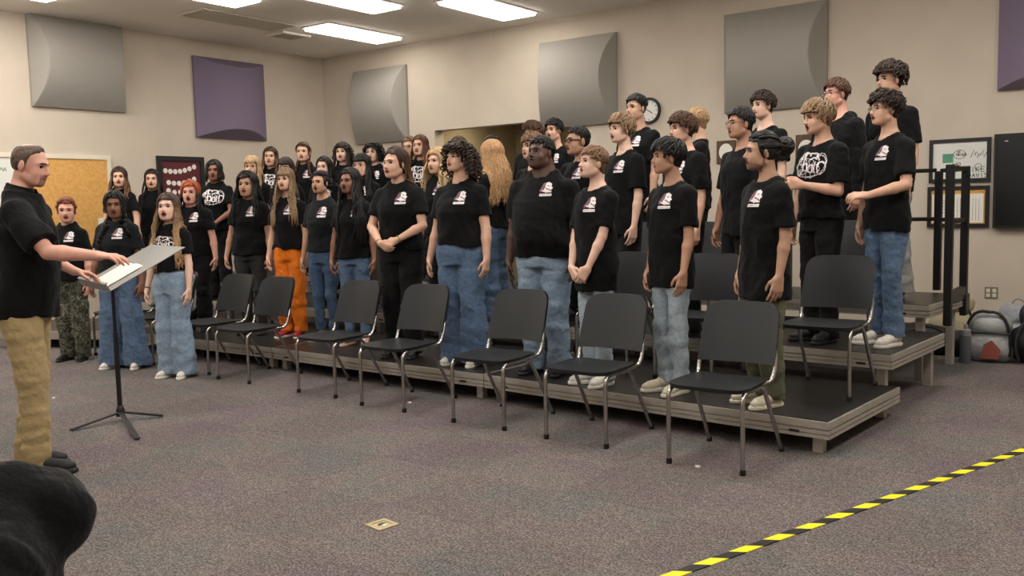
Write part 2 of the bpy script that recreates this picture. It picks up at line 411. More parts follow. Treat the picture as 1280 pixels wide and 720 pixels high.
# boards on the back wall at right
def wall_frame(name, x0, x1, z0, z1, label, cat, tk=.035):
    t = empty(name, ((x0 + x1) / 2, YB, (z0 + z1) / 2)); tag(t, label, cat)
    a, b = (x1 - x0) / 2, (z1 - z0) / 2
    frame_mb(-a, a, -b, b, tk, -.035, -.001).build('frame', M_black, t)
    return t, a - tk, b - tk
t, a, b = wall_frame('whiteboard', -2.11, -1.545, 1.56, 1.995, 'black framed white board with marker drawings, upper of the pair by the black screen', 'whiteboard')
MB().box((-a, -.02, -b), (a, -.002, b)).build('board', M_white, t)
m = MB(); m.box((-a + .09, -.0215, -.02), (-a + .19, -.0205, .07))
m.build('green_sticker', M_green, t)
m = MB(); write(m, 'MR.', -.06, -.07, .045, .006, -.0215); write(m, 'LIKE', .06, -.12, .05, .006, -.0215); write(m, 'DAVIS', .08, -.175, .04, .006, -.0215)
cir = lambda cx, cz, r, e=1.: [(cx + r * math.cos(q), cz + e * r * math.sin(q)) for q in np.linspace(0, 2 * math.pi, 18)]
stroke(m, cir(0, .06, .055, .8), .005, -.0215); stroke(m, cir(.17, -.07, .03), .005, -.0215)
write(m, 'WE', -.02, .075, .02, .004, -.0215); write(m, 'TRIED', -.035, .045, .022, .006, -.0215)
for k in range(5): stroke(m, [(.1 + .03 * k, .02 + .03 * (k % 2)), (.13 + .03 * k, .1 - .02 * (k % 3)), (.15 + .02 * k, .04)], .005, -.0215)
m.build('marker_writing', M_ink, t)
t, a, b = wall_frame('notice_board', -2.12, -1.55, 1.105, 1.52, 'black framed notice board with white sheets, below the white board with drawings', 'notice board')
MB().box((-a, -.02, -b), (a, -.002, b)).build('board', M_cork, t)
for k, (x0, x1) in enumerate(((-a + .01, -.06), (-.05, a - .015))):
    MB().box((x0, -.0235, -b + .01), (x1, -.021, b - .045)).build('paper_sheet', M_paper, t)
m = MB()
for k in range(9): stroke(m, [(-.03 + k * .028, -b + .03), (-.03 + k * .028, -.03), (-.03 + k * .028, b - .09)], .0025, -.0245)
for k in range(6): stroke(m, [(-.22 + .02 * k, .06 - .03 * k), (-.17 + .02 * k, .065 - .03 * k), (-.12 + .02 * k, .06 - .03 * k)], .004, -.0245)
stroke(m, [(-.085, .12), (-.09, .02), (-.085, -.06)], .018, -.0245)
m.build('writing', M_ink, t)
t = empty('television', (-.70, YB, 1.555)); tag(t, 'large dark flat screen mounted on the wall at the right edge', 'television')
frame_mb(-.81, .81, -.46, .46, .022, -.075, -.03).build('bezel', M_black, t)
MB().box((-.79, -.068, -.44), (.79, -.03, .44)).build('screen', M_screen, t)
MB().box((-.5, -.03, -.3), (.5, -.002, .3)).build('wall_mount', M_black, t)
MB().box((-.72, -.0695, .385), (-.69, -.068, .392)).build('standby_mark', M_paper, t)
t = empty('power_outlet', (-1.515, YB, .445)); tag(t, 'double power outlet plate low on the back wall above the bags', 'outlet')
MB().box((-.06, -.008, -.06), (.06, -.001, .06), bev=.004).build('plate', M_grille, t)
for sx in (-.028, .028):
    for sz in (-.024, .024): MB().box((sx - .017, -.011, sz - .018), (sx + .017, -.007, sz + .018), bev=.003).build('socket', M_trimw, t)
t = empty('wall_clock', (-5.325, YB, 2.555)); tag(t, 'round white wall clock with black rim high on the back wall', 'clock')
RX = [[1, 0, 0], [0, 0, -1], [0, 1, 0]]
MB().lathe([(.125, .002), (.158, .002), (.162, .02), (.155, .045), (.135, .045), (.128, .025), (.125, .002)], 36, M=RX, cap=False).build('rim', M_black, t, True)
MB().lathe([(0, .002), (.134, .002), (.134, .022), (0, .022)], 36, M=RX).build('dial', M_white, t)
m = MB()
for k in range(12):
    q = k * math.pi / 6; stroke(m, [(.1 * math.sin(q), .1 * math.cos(q)), (.11 * math.sin(q), .11 * math.cos(q)), (.118 * math.sin(q), .118 * math.cos(q))], .009, -.0228)
m.build('hour_marks', M_ink, t)
for nm, L, w_, q in (('hour_hand', .06, .011, 2.2), ('minute_hand', .095, .008, 5.2)):
    m = MB(); stroke(m, [(0, 0), (L / 2 * math.sin(q), L / 2 * math.cos(q)), (L * math.sin(q), L * math.cos(q))], w_, -.0245 - .001 * (nm[0] == 'm')); m.build(nm, M_ink, t)
for x0, x1, z0, z1, lab in ((-4.44, -4.2, 1.86, 2.13, 'brown wooden plaque with a white oval between the glasses person and the blond person'), (-3.5, -3.26, 1.82, 2.14, 'brown wooden plaque with white oval left of the person with the fist')):
    t = empty('plaque', ((x0 + x1) / 2, YB, (z0 + z1) / 2)); tag(t, lab, 'plaque')
    MB().box((-(x1 - x0) / 2, -.025, -(z1 - z0) / 2), ((x1 - x0) / 2, -.001, (z1 - z0) / 2), bev=.008).build('board', M_brownwood, t)
    m = MB(); m.prism([(.085 * math.cos(q), .1 * math.sin(q)) for q in np.linspace(0, 2 * math.pi, 25)[:-1]], .025, .029, M=RX); m.build('oval_plate', M_paper, t)
t, a, b = wall_frame('picture_frame', -3.5, -3.27, 1.45, 1.79, 'small black picture frame below the right wooden plaque', 'picture')
MB().box((-a, -.02, -b), (a, -.002, b)).build('picture', M_brownwood, t)
m = MB(); m.prism([(-.02, -.1), (.03, -.1), (.035, .0), (.01, .07), (-.02, 0)], .0205, .022, M=RX); m.build('figure_shape', M_paper, t)

# ------------------------------------------------------------------ stage risers
def platform(x0, y0, x1, y1, depth, z, label, group):
    """front edge from (x0,y0) to (x1,y1)"""
    L = math.hypot(x1 - x0, y1 - y0); a = math.atan2(y1 - y0, x1 - x0)
    t = empty('stage_platform', (x0, y0, 0), a); tag(t, label, 'riser', group)
    MB().box((.012, .012, z - .02), (L - .012, depth - .012, z)).build('deck', M_deck, t)
    m = MB()
    for lo, hi in (((0, 0), (L, .03)), ((0, depth - .03), (L, depth)), ((0, .03), (.03, depth - .03)), ((L - .03, .03), (L, depth - .03))):
        m.box((*lo, z - .044), (*hi, z - .004)); m.box((*lo, z - .074), (*hi, z - .053)); m.box((*lo, z - .1), (*hi, z - .080)); m.box((lo[0] + .01, lo[1] + .01, z - .085), (hi[0] - .01, hi[1] - .01, z - .07))
        m.box((lo[0] + .012, lo[1] + .012, z - .056), (hi[0] - .012, hi[1] - .012, z - .04)) if min(hi[0] - lo[0], hi[1] - lo[1]) > .025 else None
    m.build('frame', M_alu, t)
    for x in (.09, L - .09):
        for y in (.09, depth - .09):
            MB().box((x - .03, y - .03, 0), (x + .03, y + .03, z - .06), bev=.004).build('leg', M_alu, t)
    for x in (.2, L - .2): MB().box((x - .03, -.004, z - .08), (x + .03, .0, z - .066)).build('latch', M_black, t)
G1, G2, G3 = 'platforms of the lowest riser step', 'platforms of the middle riser step', 'platforms of the top riser step'
XJ = [-1.52, -4.10, -6.61, -9.08]
Y1 = [4.95, 5.14, 5.215, 5.22]
for k, lab in enumerate(('low stage platform at the right end of the front riser step', 'low stage platform behind the middle chairs of the front row', 'low stage platform behind the left chairs, under the orange trousers')):
    platform(XJ[k + 1] + .004, Y1[k + 1], XJ[k] - .004, Y1[k], 1.19, .2, lab, G1)
dxl, dyl = 1.55 * math.cos(.45), 1.55 * math.sin(.45)
platform(XJ[3] - dxl, Y1[3] - dyl, XJ[3] - .02, Y1[3], 1.05, .2, 'low stage platform at the far left behind the person in camouflage trousers', G1)
Y2 = [6.155, 6.34, 6.42, 6.43]
for k, lab in enumerate(('middle step platform at the right end beside the bags', 'middle step platform behind the middle of the choir', 'middle step platform behind the left half of the choir')):
    platform(XJ[k + 1] + .004, Y2[k + 1], XJ[k] + .03 * (k == 0) - .004, Y2[k], 1.2, .4, lab, G2)
platform(XJ[3] - dxl, Y2[3] - dyl, XJ[3] - .02, Y2[3], 1.05, .4, 'middle step platform at the far left near the notice board', G2)
Y3 = [7.37, 7.56, 7.64, 7.65]
for k, lab in enumerate(('top step platform at the right end with the black guard rail', 'top step platform behind the middle of the choir', 'top step platform behind the left half of the choir')):
    platform(XJ[k + 1] + .004, Y3[k + 1], XJ[k] - .004, Y3[k], 1.0, .6, lab, G3)
platform(XJ[3] - 1.6, Y3[3] - .35, XJ[3] - .02, Y3[3], 1.0, .6, 'top step platform at the far left near the corner of the room', G3)
# guard rail at the right end of the top step
t = empty('guard_rail', (-1.5, 7.76, 0)); tag(t, 'black metal guard rail at the right end of the top riser step', 'railing')
def bar(m, p, q, wd=.05, dp=.05):
    p = np.array(p, float); q = np.array(q, float); d = (q - p); L = np.linalg.norm(d); d /= L
    s = np.cross(d, [0, 0, 1.]);
    if np.linalg.norm(s) < .1: s = np.array([1., 0, 0])
    s /= np.linalg.norm(s); n = np.cross(s, d)
    M = np.stack([s, n, d], 1)
    return m.box((-wd / 2, -dp / 2, 0), (wd / 2, dp / 2, L), bev=.005, M=M, off=p)
X_ = .03
for p in ((X_, .0, .40, 1.67), (X_, .63, .44, 1.67), (-.22, .84, .6, 1.64)):
    bar(MB(), (p[0], p[1], p[2]), (p[0], p[1], p[3]), .06, .06).build('post', M_rail, t)
for z in (1.645, 1.22):
    bar(MB(), (X_, .03, z), (X_, .6, z), .03, .035).build('side_bar', M_rail, t)
    bar(MB(), (-.24, .84, z + .005), (-1.55, .84, z + .005), .03, .035).build('back_bar', M_rail, t)
    bar(MB(), (X_ - .02, .655, z), (-.2, .83, z), .03, .035).build('corner_bar', M_rail, t)
bar(MB(), (X_, .03, .615), (X_, .6, .615), .05, .1).build('toe_board', M_rail, t)
bar(MB(), (-1.55, .84, .6), (-1.55, .84, 1.66), .06, .06).build('post', M_rail, t)
MB().box((X_ - .012, .53, .42), (X_ + .04, .69, .6), bev=.006).build('clamp_plate', M_rail, t)

# ------------------------------------------------------------------ chairs
def make_chair():
    t = empty('music_chair')
    # seat: slightly dished rounded slab (front edge at y=-.22)
    n = 17; u = np.linspace(-1, 1, n); U, W = np.meshgrid(u, u, indexing='ij')
    def sq(a, b, p=6.): # superellipse map
        r = (np.abs(a) ** p + np.abs(b) ** p) ** (1 / p); m_ = np.maximum(np.abs(a), np.abs(b)); s = np.where(r > 0, m_ / np.maximum(r, 1e-9), 1)
        return a * s, b * s
    SU, SW = sq(U, W)
    X = SU * .225 * (1 - .04 * SW); Y = SW * .215
    Z = .452 - .014 * (1 - SU ** 2) * (1 - (SW - .2) ** 2 * .6) - .018 * np.clip(-SW - .75, 0, 1) * 4 * .25
    top = np.stack([X, Y, Z], -1); bot = np.stack([X * .97, Y * .97, Z - .022], -1)
    V = np.concatenate([top.reshape(-1, 3), bot.reshape(-1, 3)]); q = np.arange(n * n).reshape(n, n); q2 = q + n * n
    F = [np.stack([q[:-1, :-1], q[1:, :-1], q[1:, 1:], q[:-1, 1:]], -1).reshape(-1, 4), np.stack([q2[:-1, :-1], q2[:-1, 1:], q2[1:, 1:], q2[1:, :-1]], -1).reshape(-1, 4)]
    rim = np.concatenate([q[0, :-1], q[:-1, -1], q[-1, :0:-1], q[:0:-1, 0]]); r2 = rim + n * n; nx = np.roll(np.arange(len(rim)), -1)
    F.append(np.stack([rim, rim[nx], r2[nx], r2], -1))
    me = mesh_from('seat', V, [(np.concatenate(F), 0)], [M_polymer]); me.set_sharp_from_angle(angle=math.radians(50)); link('seat', me, t)
    # backrest: rounded top corners, curved, leaning back
    pts = []
    wb, wt, hh, r = .232, .222, .335, .085
    out = [(-wb, .0), (wb, .0)] + [(wt - r + r * math.cos(a), hh - r + r * math.sin(a)) for a in np.linspace(0, math.pi / 2, 7)] + [(-wt + r + r * math.cos(a), hh - r + r * math.sin(a)) for a in np.linspace(math.pi / 2, math.pi, 7)]
    # grid fill by rows
    zs = np.concatenate([np.linspace(0, hh - r, 6), hh - r + r * np.sin(np.linspace(0.25, math.pi / 2, 7))])
    def half(z):
        if z <= hh - r: return wb + (wt - wb) * z / (hh - r)
        return wt - r + math.sqrt(max(0, r * r - (z - hh + r) ** 2))
    rows_f, rows_b = [], []
    xs = np.linspace(-1, 1, 15)
    for z in zs:
        hw = half(z) * (1 if z > 0.0 else .985)
        x = xs * hw; y = .21 + .11 * z / hh * 1.0 + .045 * (1 - (x / wb) ** 2)
        rows_f.append(np.c_[x, y, np.full(15, .515 + z)]); rows_b.append(np.c_[x * .985, y + .028, np.full(15, .515 + z)])
    A = np.array(rows_f); B = np.array(rows_b); nr = len(zs)
    V = np.concatenate([A.reshape(-1, 3), B.reshape(-1, 3)]); q = np.arange(nr * 15).reshape(nr, 15); q2 = q + nr * 15
    F = [np.stack([q[:-1, :-1], q[:-1, 1:], q[1:, 1:], q[1:, :-1]], -1).reshape(-1, 4), np.stack([q2[:-1, :-1], q2[1:, :-1], q2[1:, 1:], q2[:-1, 1:]], -1).reshape(-1, 4)]
    rim = np.concatenate([q[0, :-1], q[:-1, -1], q[-1, :0:-1], q[:0:-1, 0]]); r2 = rim + nr * 15; nx = np.roll(np.arange(len(rim)), -1)
    F.append(np.stack([rim, r2, r2[nx], rim[nx]], -1))
    me = mesh_from('backrest', V, [(np.concatenate(F), 0)], [M_polymer]); me.set_sharp_from_angle(angle=math.radians(50)); link('backrest', me, t)
    for s in (-1, 1):
        x = s * .205
        fl = [(s * .212, -.195, .0), (s * .212, -.195, .3)] + arc((s * .212, -.195, .37), (s * .212, -.195, .424), (x, -.13, .424)) + [(x, .02, .424)]
        l = MB().tube(fl, .0125, 10).build('leg', M_chrome, t, True)
        MB().lathe([(.016, 0), (.017, .004), (.016, .028), (.0128, .03)], 10, off=(s * .212, -.195, 0)).build('foot_cap', M_rubber, l, True)
        rl = [(x, -.06, .421), (x, .02, .419)] + arc((x, .06, .417), (x, .11, .415), (x * 1.02, .14, .36)) + [(s * .22, .355, .009)]
        l = MB().tube(rl, .0125, 10).build('leg', M_chrome, t, True)
        MB().lathe([(.016, 0), (.017, .004), (.016, .028), (.0128, .03)], 10, off=(s * .22, .352, 0)).build('foot_cap', M_rubber, l, True)
        bp = [(x, .0, .43), (x, .12, .43)] + arc((s * .21, .17, .43), (s * .222, .21, .435), (s * .226, .226, .49)) + [(s * .222, .25, .56), (s * .2, .29, .66)]
        MB().tube(bp, .0125, 10).build('back_post', M_chrome, t, True)
    MB().tube([(-.205, -.1, .418), (.205, -.1, .418)], .009, 8).build('cross_bar', M_chrome, t, True)
    return t
chair0 = make_chair(); used = [0]
def place_chair(x, yfront, z, label, group, rz=0.):
    o = chair0 if not used[0] else copy_tree(chair0); used[0] = 1
    o.location = (x, yfront + .195, z); o.rotation_euler = (0, 0, rz)
    tag(o, label, 'chair', group); return o
CG = 'black music chairs in the front row on the carpet'
for x, y, lab in ((-2.01, 4.40, 'black chair in front row nearest the camera, before the person with the hair bun'),
                  (-2.88, 4.48, 'black chair in front row before the short-haired blond person, second from the right'),
                  (-3.65, 4.51, 'black chair in front row before the person in loose blue jeans'),
                  (-4.57, 4.56, 'black chair in front row before the person with big curly hair'),
                  (-5.36, 4.64, 'black chair in front row before the person with very long black hair'),
                  (-6.43, 4.66, 'black chair in front row before the person in orange trousers'),
                  (-7.10, 4.74, 'black chair in front row beside the long-haired person in wide light jeans'),
                  (-8.03, 4.78, 'black chair in front row with the grey sweatshirt hanging on it'),
                  (-8.72, 4.82, 'black chair at the far left end of the front row right of the camouflage trousers')):
    place_chair(x, y, 0, lab, CG)
for x, y, lab in ((-1.80, 5.54, 'black chair at the right end of the low riser, right of the hair bun person'),
                  (-2.72, 5.60, 'black chair on the low riser just behind the person with the hair bun'),
                  (-3.40, 5.66, 'black chair on the low riser behind the person in pale jeans'),
                  (-5.10, 5.70, 'black chair on the low riser left of the person in loose blue jeans'),
                  (-6.42, 5.86, 'black chair on the low riser between orange trousers and blue jeans'),
                  (-7.85, 5.84, 'black chair on the low riser behind the person in dark grey trousers')):
    place_chair(x, y, .2, lab, 'black music chairs on the low riser step')
for x, y, lab in ((-2.03, 6.80, 'black chair on the middle riser behind the person holding up a fist'),
                  (-3.30, 6.84, 'black chair on the middle riser beside the glasses person in black shorts'),
                  (-4.15, 6.95, 'black chair on the middle riser behind the person in black shorts with bare legs'),
                  (-5.75, 7.05, 'black chair on the middle riser behind the person with big curly hair')):
    place_chair(x, y, .4, lab, 'black music chairs on the middle riser step')
# ------------------------------------------------------------------ implicit surfaces -> meshes
class Grid:
    def __init__(s, lo, hi, h):
        s.h = h; s.lo = np.array(lo, np.float32); s.n = np.ceil((np.array(hi) - s.lo) / h).astype(int) + 1
        s.d = np.full(s.n, .08, np.float32)
        s.ax = [s.lo[k] + h * np.arange(s.n[k], dtype=np.float32) for k in range(3)]
    def sl(s, lo, hi):
        i0 = np.clip(np.floor((np.array(lo) - s.lo) / s.h).astype(int), 0, s.n - 1); i1 = np.clip(np.ceil((np.array(hi) - s.lo) / s.h).astype(int) + 1, 1, s.n)
        S = tuple(slice(a, b) for a, b in zip(i0, i1))
        return S, s.ax[0][S[0]][:, None, None], s.ax[1][S[1]][None, :, None], s.ax[2][S[2]][None, None, :]
    def put(s, S, b, k):
        a = s.d[S]
        if k > 0:
            h = np.maximum(k - np.abs(a - b), 0) / k; s.d[S] = np.minimum(a, b) - h * h * k * .25
        else: s.d[S] = np.minimum(a, b)
    def cut(s, S, b, k=0.):   # subtract shape b
        a = s.d[S]; b = -b
        if k > 0:
            h = np.maximum(k - np.abs(a - b), 0) / k; s.d[S] = np.maximum(a, b) + h * h * k * .25
        else: s.d[S] = np.maximum(a, b)
    def _cone(s, a, b, ra, rb, m):
        a = np.array(a, np.float32); b = np.array(b, np.float32); R = max(ra, rb) + m
        S, X, Y, Z = s.sl(np.minimum(a, b) - R, np.maximum(a, b) + R)
        ab = b - a; L2 = float(ab @ ab) + 1e-9
        t = np.clip(((X - a[0]) * ab[0] + (Y - a[1]) * ab[1] + (Z - a[2]) * ab[2]) / L2, 0, 1)
        d = np.sqrt((X - a[0] - t * ab[0]) ** 2 + (Y - a[1] - t * ab[1]) ** 2 + (Z - a[2] - t * ab[2]) ** 2) - (ra + (rb - ra) * t)
        return S, d
    def cone(s, a, b, ra, rb, k=0.): S, d = s._cone(a, b, ra, rb, k + 2 * s.h); s.put(S, d, k)
    def ccone(s, a, b, ra, rb, k=0.): S, d = s._cone(a, b, ra, rb, k + 2 * s.h); s.cut(S, d, k)
    def _ell(s, c, r, M, m):
        c = np.array(c, np.float32); r = np.array(r, np.float32); R = float(max(r)) + m
        S, X, Y, Z = s.sl(c - R, c + R)
        X = X - c[0]; Y = Y - c[1]; Z = Z - c[2]
        if M is not None:
            P = [X * M[0, i] + Y * M[1, i] + Z * M[2, i] for i in range(3)]
        else: P = [X, Y, Z]
        k0 = np.sqrt(sum((p / q) ** 2 for p, q in zip(P, r))); k1 = np.sqrt(sum((p / q ** 2) ** 2 for p, q in zip(P, r))) + 1e-6
        return S, k0 * (k0 - 1) / k1
    def ell(s, c, r, M=None, k=0.): S, d = s._ell(c, r, M, k + 2 * s.h); s.put(S, d, k)
    def cell(s, c, r, M=None, k=0.): S, d = s._ell(c, r, M, k + 2 * s.h); s.cut(S, d, k)
    def stack(s, zs, rx, ry, yc, k=0., p=2.):
        """stack of ellipse sections, closed by flat caps"""
        R = max(rx) + k + 2 * s.h; Ry = max(np.array(ry) + np.abs(yc)) + k + 2 * s.h
        S, X, Y, Z = s.sl((-R, -Ry, zs[0] - k - 2 * s.h), (R, Ry, zs[-1] + k + 2 * s.h))
        z = Z.ravel(); a = np.interp(z, zs, rx)[None, None, :]; b = np.interp(z, zs, ry)[None, None, :]; c = np.interp(z, zs, yc)[None, None, :]
        Y = Y - c
        k0 = np.sqrt((X / a) ** 2 + (Y / b) ** 2); k1 = np.sqrt((X / a ** 2) ** 2 + (Y / b ** 2) ** 2) + 1e-6
        d = np.maximum(k0 * (k0 - 1) / k1, np.maximum(zs[0] - Z, Z - zs[-1]))
        s.put(S, d.astype(np.float32), k)
    def noise(s, amp, freq, seed, zw=None, aniso=(1, 1, 1)):
        rs = np.random.RandomState(seed); X, Y, Z = s.ax[0][:, None, None], s.ax[1][None, :, None], s.ax[2][None, None, :]
        m = np.abs(s.d) < .03 + amp
        ii = np.nonzero(m); x, y, z = s.ax[0][ii[0]], s.ax[1][ii[1]], s.ax[2][ii[2]]
        a = np.zeros(len(x), np.float32); q = x * 0
        for o in range(5):
            v = rs.normal(size=3) * np.array(aniso); v /= np.linalg.norm(v); f = freq * (.6 + .45 * o)
            q = np.sin(f * (v[0] * x + v[1] * y + v[2] * z) + rs.rand() * 6.28 + 1.1 * q); a += q / (1 + .5 * o)
        a *= amp / 2.
        if zw is not None: a *= np.interp(z, zw[0], zw[1])
        s.d[ii] += a
    def sample(s, P):
        q = (P - s.lo) / s.h; i = np.clip(np.floor(q).astype(int), 0, s.n - 2); f = np.clip(q - i, 0, 1)
        v = 0
        for a in (0, 1):
            for b in (0, 1):
                for c in (0, 1):
                    w = (f[..., 0] if a else 1 - f[..., 0]) * (f[..., 1] if b else 1 - f[..., 1]) * (f[..., 2] if c else 1 - f[..., 2])
                    v = v + w * s.d[i[..., 0] + a, i[..., 1] + b, i[..., 2] + c]
        return v
    def hit(s, o, dr, n=90, far=.45):
        """march from o along dr to the surface"""
        o = np.asarray(o, float); t = np.linspace(0, far, n); P = o[..., None, :] + t[:, None] * np.asarray(dr, float)
        v = s.sample(P); neg = v < 0; i = np.argmax(neg, -1); ok = neg.any(-1); i1 = np.maximum(i, 1)
        va = np.take_along_axis(v, (i1 - 1)[..., None], -1)[..., 0]; vb = np.take_along_axis(v, i1[..., None], -1)[..., 0]
        tt = t[i1 - 1] + (t[1] - t[0]) * np.clip(va / (va - vb + 1e-9), 0, 1)
        return o + tt[..., None] * np.asarray(dr, float), ok
    def mesh(s):
        d = s.d; n = s.n; neg = d < 0
        c = [neg[a:n[0] - 1 + a, b:n[1] - 1 + b, e:n[2] - 1 + e] for a in (0, 1) for b in (0, 1) for e in (0, 1)]
        cnt = sum(x.astype(np.int8) for x in c); act = (cnt > 0) & (cnt < 8)
        I = np.stack(np.nonzero(act), 1); idx = np.full(n - 1, -1, np.int32); idx[act] = np.arange(len(I))
        off = np.array([(a, b, e) for a in (0, 1) for b in (0, 1) for e in (0, 1)])
        D = np.stack([d[I[:, 0] + o[0], I[:, 1] + o[1], I[:, 2] + o[2]] for o in off], 1)
        acc = np.zeros((len(I), 3), np.float32); m = np.zeros(len(I), np.float32)
        for i in range(8):
            for b in (1, 2, 4):
                j = i | b
                if j == i: continue
                cr = (D[:, i] < 0) != (D[:, j] < 0); t = np.where(cr, D[:, i] / (D[:, i] - D[:, j] + 1e-12), 0)
                acc += np.where(cr[:, None], off[i] + t[:, None] * (off[j] - off[i]), 0); m += cr
        V = s.lo + s.h * (I + acc / m[:, None])
        Q = []
        for ax in range(3):
            u, v = (ax + 1) % 3, (ax + 2) % 3
            A = [slice(0, None)] * 3; B = [slice(0, None)] * 3; A[ax] = slice(0, -1); B[ax] = slice(1, None)
            for k in (u, v): A[k] = slice(1, -1); B[k] = slice(1, -1)
            a, b = neg[tuple(A)], neg[tuple(B)]; cr = a != b
            E_ = np.stack(np.nonzero(cr), 1)
            if not len(E_): continue
            fl = a[cr]; base = E_.copy(); base[:, u] += 1; base[:, v] += 1   # grid vertex index of the edge start
            def cell(du, dv):
                q = base.copy(); q[:, u] -= du; q[:, v] -= dv; return idx[q[:, 0], q[:, 1], q[:, 2]]
            q = np.stack([cell(1, 1), cell(0, 1), cell(0, 0), cell(1, 0)], 1)
            q[~fl] = q[~fl][:, ::-1]; Q.append(q)
        return V, np.concatenate(Q)

def rotz(a): c, s = math.cos(a), math.sin(a); return np.array([[c, -s, 0], [s, c, 0], [0, 0, 1.]])
def rotx(a): c, s = math.cos(a), math.sin(a); return np.array([[1., 0, 0], [0, c, -s], [0, s, c]])
def roty(a): c, s = math.cos(a), math.sin(a); return np.array([[c, 0, s], [0, 1., 0], [-s, 0, c]])
def unit(v): v = np.array(v, float); return v / (np.linalg.norm(v) + 1e-12)

SKIN = {'pale': (226, 186, 166), 'light': (216, 172, 148), 'warm': (210, 166, 142), 'tan': (184, 140, 116), 'olive': (182, 142, 118), 'brown': (138, 96, 76), 'deep': (82, 57, 48), 'pink': (220, 166, 146)}
def skin(k):
    return mat('skin_' + k, SKIN[k], .48, spec=.4, noise=.05, nscale=30)
def lips(k):
    c = SKIN[k]; return mat('lips_' + k, (int(c[0] * .74), int(c[1] * .52), int(c[2] * .52)), .4)
def stubble(k):
    c = SKIN[k]; return mat('stubble_' + k, (int(c[0] * .72), int(c[1] * .7), int(c[2] * .7)), .7, noise=.15, nscale=200)
HAIRC = {'black': ((16, 14, 14), None), 'darkbrown': ((40, 28, 22), None), 'brown': ((70, 46, 32), None), 'lightbrown': ((108, 82, 60), None), 'sandy': ((158, 128, 94), None),
         'blond': ((182, 152, 112), (204, 176, 138)), 'redblond': ((172, 132, 92), (196, 156, 112)), 'ombre': ((72, 54, 44), (190, 152, 110)), 'browntip': ((58, 40, 30), (128, 92, 64)), 'red': ((120, 62, 36), None),
         'redblack': ((168, 78, 36), (16, 14, 16)), 'greybrown': ((88, 72, 60), None), 'auburn': ((92, 54, 36), None), 'dirty': ((118, 94, 70), (154, 126, 96))}
def hairmat(k):
    nm = 'hair_' + k
    if nm in MATS: return MATS[nm]
    a, b2 = HAIRC[k]; m = mat(nm, a, .5, spec=.35, noise=.0)
    nt = m.node_tree; b = nt.nodes['Principled BSDF']
    at = nt.nodes.new('ShaderNodeAttribute'); at.attribute_name = 'tip'
    r = nt.nodes.new('ShaderNodeValToRGB'); r.color_ramp.elements[0].color = lin(a); r.color_ramp.elements[1].color = lin(b2 or tuple(min(255, int(x * 1.18 + 3)) for x in a))
    r.color_ramp.elements[0].position = .2; r.color_ramp.elements[1].position = .45 if k == 'redblack' else .8
    nt.links.new(at.outputs['Fac'], r.inputs[0])
    n = nt.nodes.new('ShaderNodeTexNoise'); n.inputs['Scale'].default_value = 60; tc = nt.nodes.new('ShaderNodeTexCoord'); nt.links.new(tc.outputs['Object'], n.inputs['Vector'])
    r2 = nt.nodes.new('ShaderNodeValToRGB'); r2.color_ramp.elements[0].color = (.62, .62, .62, 1); r2.color_ramp.elements[1].color = (1.25, 1.25, 1.25, 1); r2.color_ramp.elements[0].position = .3; r2.color_ramp.elements[1].position = .7
    nt.links.new(n.outputs['Fac'], r2.inputs[0])
    mx = nt.nodes.new('ShaderNodeMixRGB'); mx.blend_type = 'MULTIPLY'; mx.inputs[0].default_value = 1
    nt.links.new(r.outputs[0], mx.inputs[1]); nt.links.new(r2.outputs[0], mx.inputs[2]); nt.links.new(mx.outputs[0], b.inputs['Base Color'])
    return m

# ------------------------------------------------------------------ hair strands
def tubes(P, R, C, K=5, flat=.7):
    """P (S,N,3) strand paths, R (S,N) radii, C (3,) centre the flat side faces"""
    S, N, _ = P.shape
    T = np.gradient(P, axis=1); T /= np.linalg.norm(T, axis=2, keepdims=True) + 1e-9
    O = P - C; O = O - T * (O * T).sum(2, keepdims=True); O /= np.linalg.norm(O, axis=2, keepdims=True) + 1e-9
    B = np.cross(T, O)
    a = np.arange(K) * 2 * math.pi / K
    V = P[:, :, None, :] + R[:, :, None, None] * (np.cos(a)[None, None, :, None] * B[:, :, None, :] * 1.25 + np.sin(a)[None, None, :, None] * O[:, :, None, :] * flat)
    q = np.arange(S * N * K).reshape(S, N, K); qn = np.roll(q, -1, 2)
    F = np.stack([q[:, :-1], qn[:, :-1], qn[:, 1:], q[:, 1:]], -1).reshape(-1, 4)
    caps = np.concatenate([q[:, 0, ::-1], q[:, -1, :]])
    tip = np.broadcast_to(np.linspace(0, 1, N)[None, :, None], (S, N, K)).ravel()
    return V.reshape(-1, 3), F, caps, tip
def slerp(a, b, t):
    a = a / np.linalg.norm(a, axis=-1, keepdims=True); b = b / np.linalg.norm(b, axis=-1, keepdims=True)
    w = np.arccos(np.clip((a * b).sum(-1, keepdims=True), -.9999, .9999))
    return (np.sin((1 - t) * w) * a + np.sin(t * w) * b) / np.sin(w)
SK_C = np.array([0, .012, .03]); SK_R = np.array([.079, .098, .094])
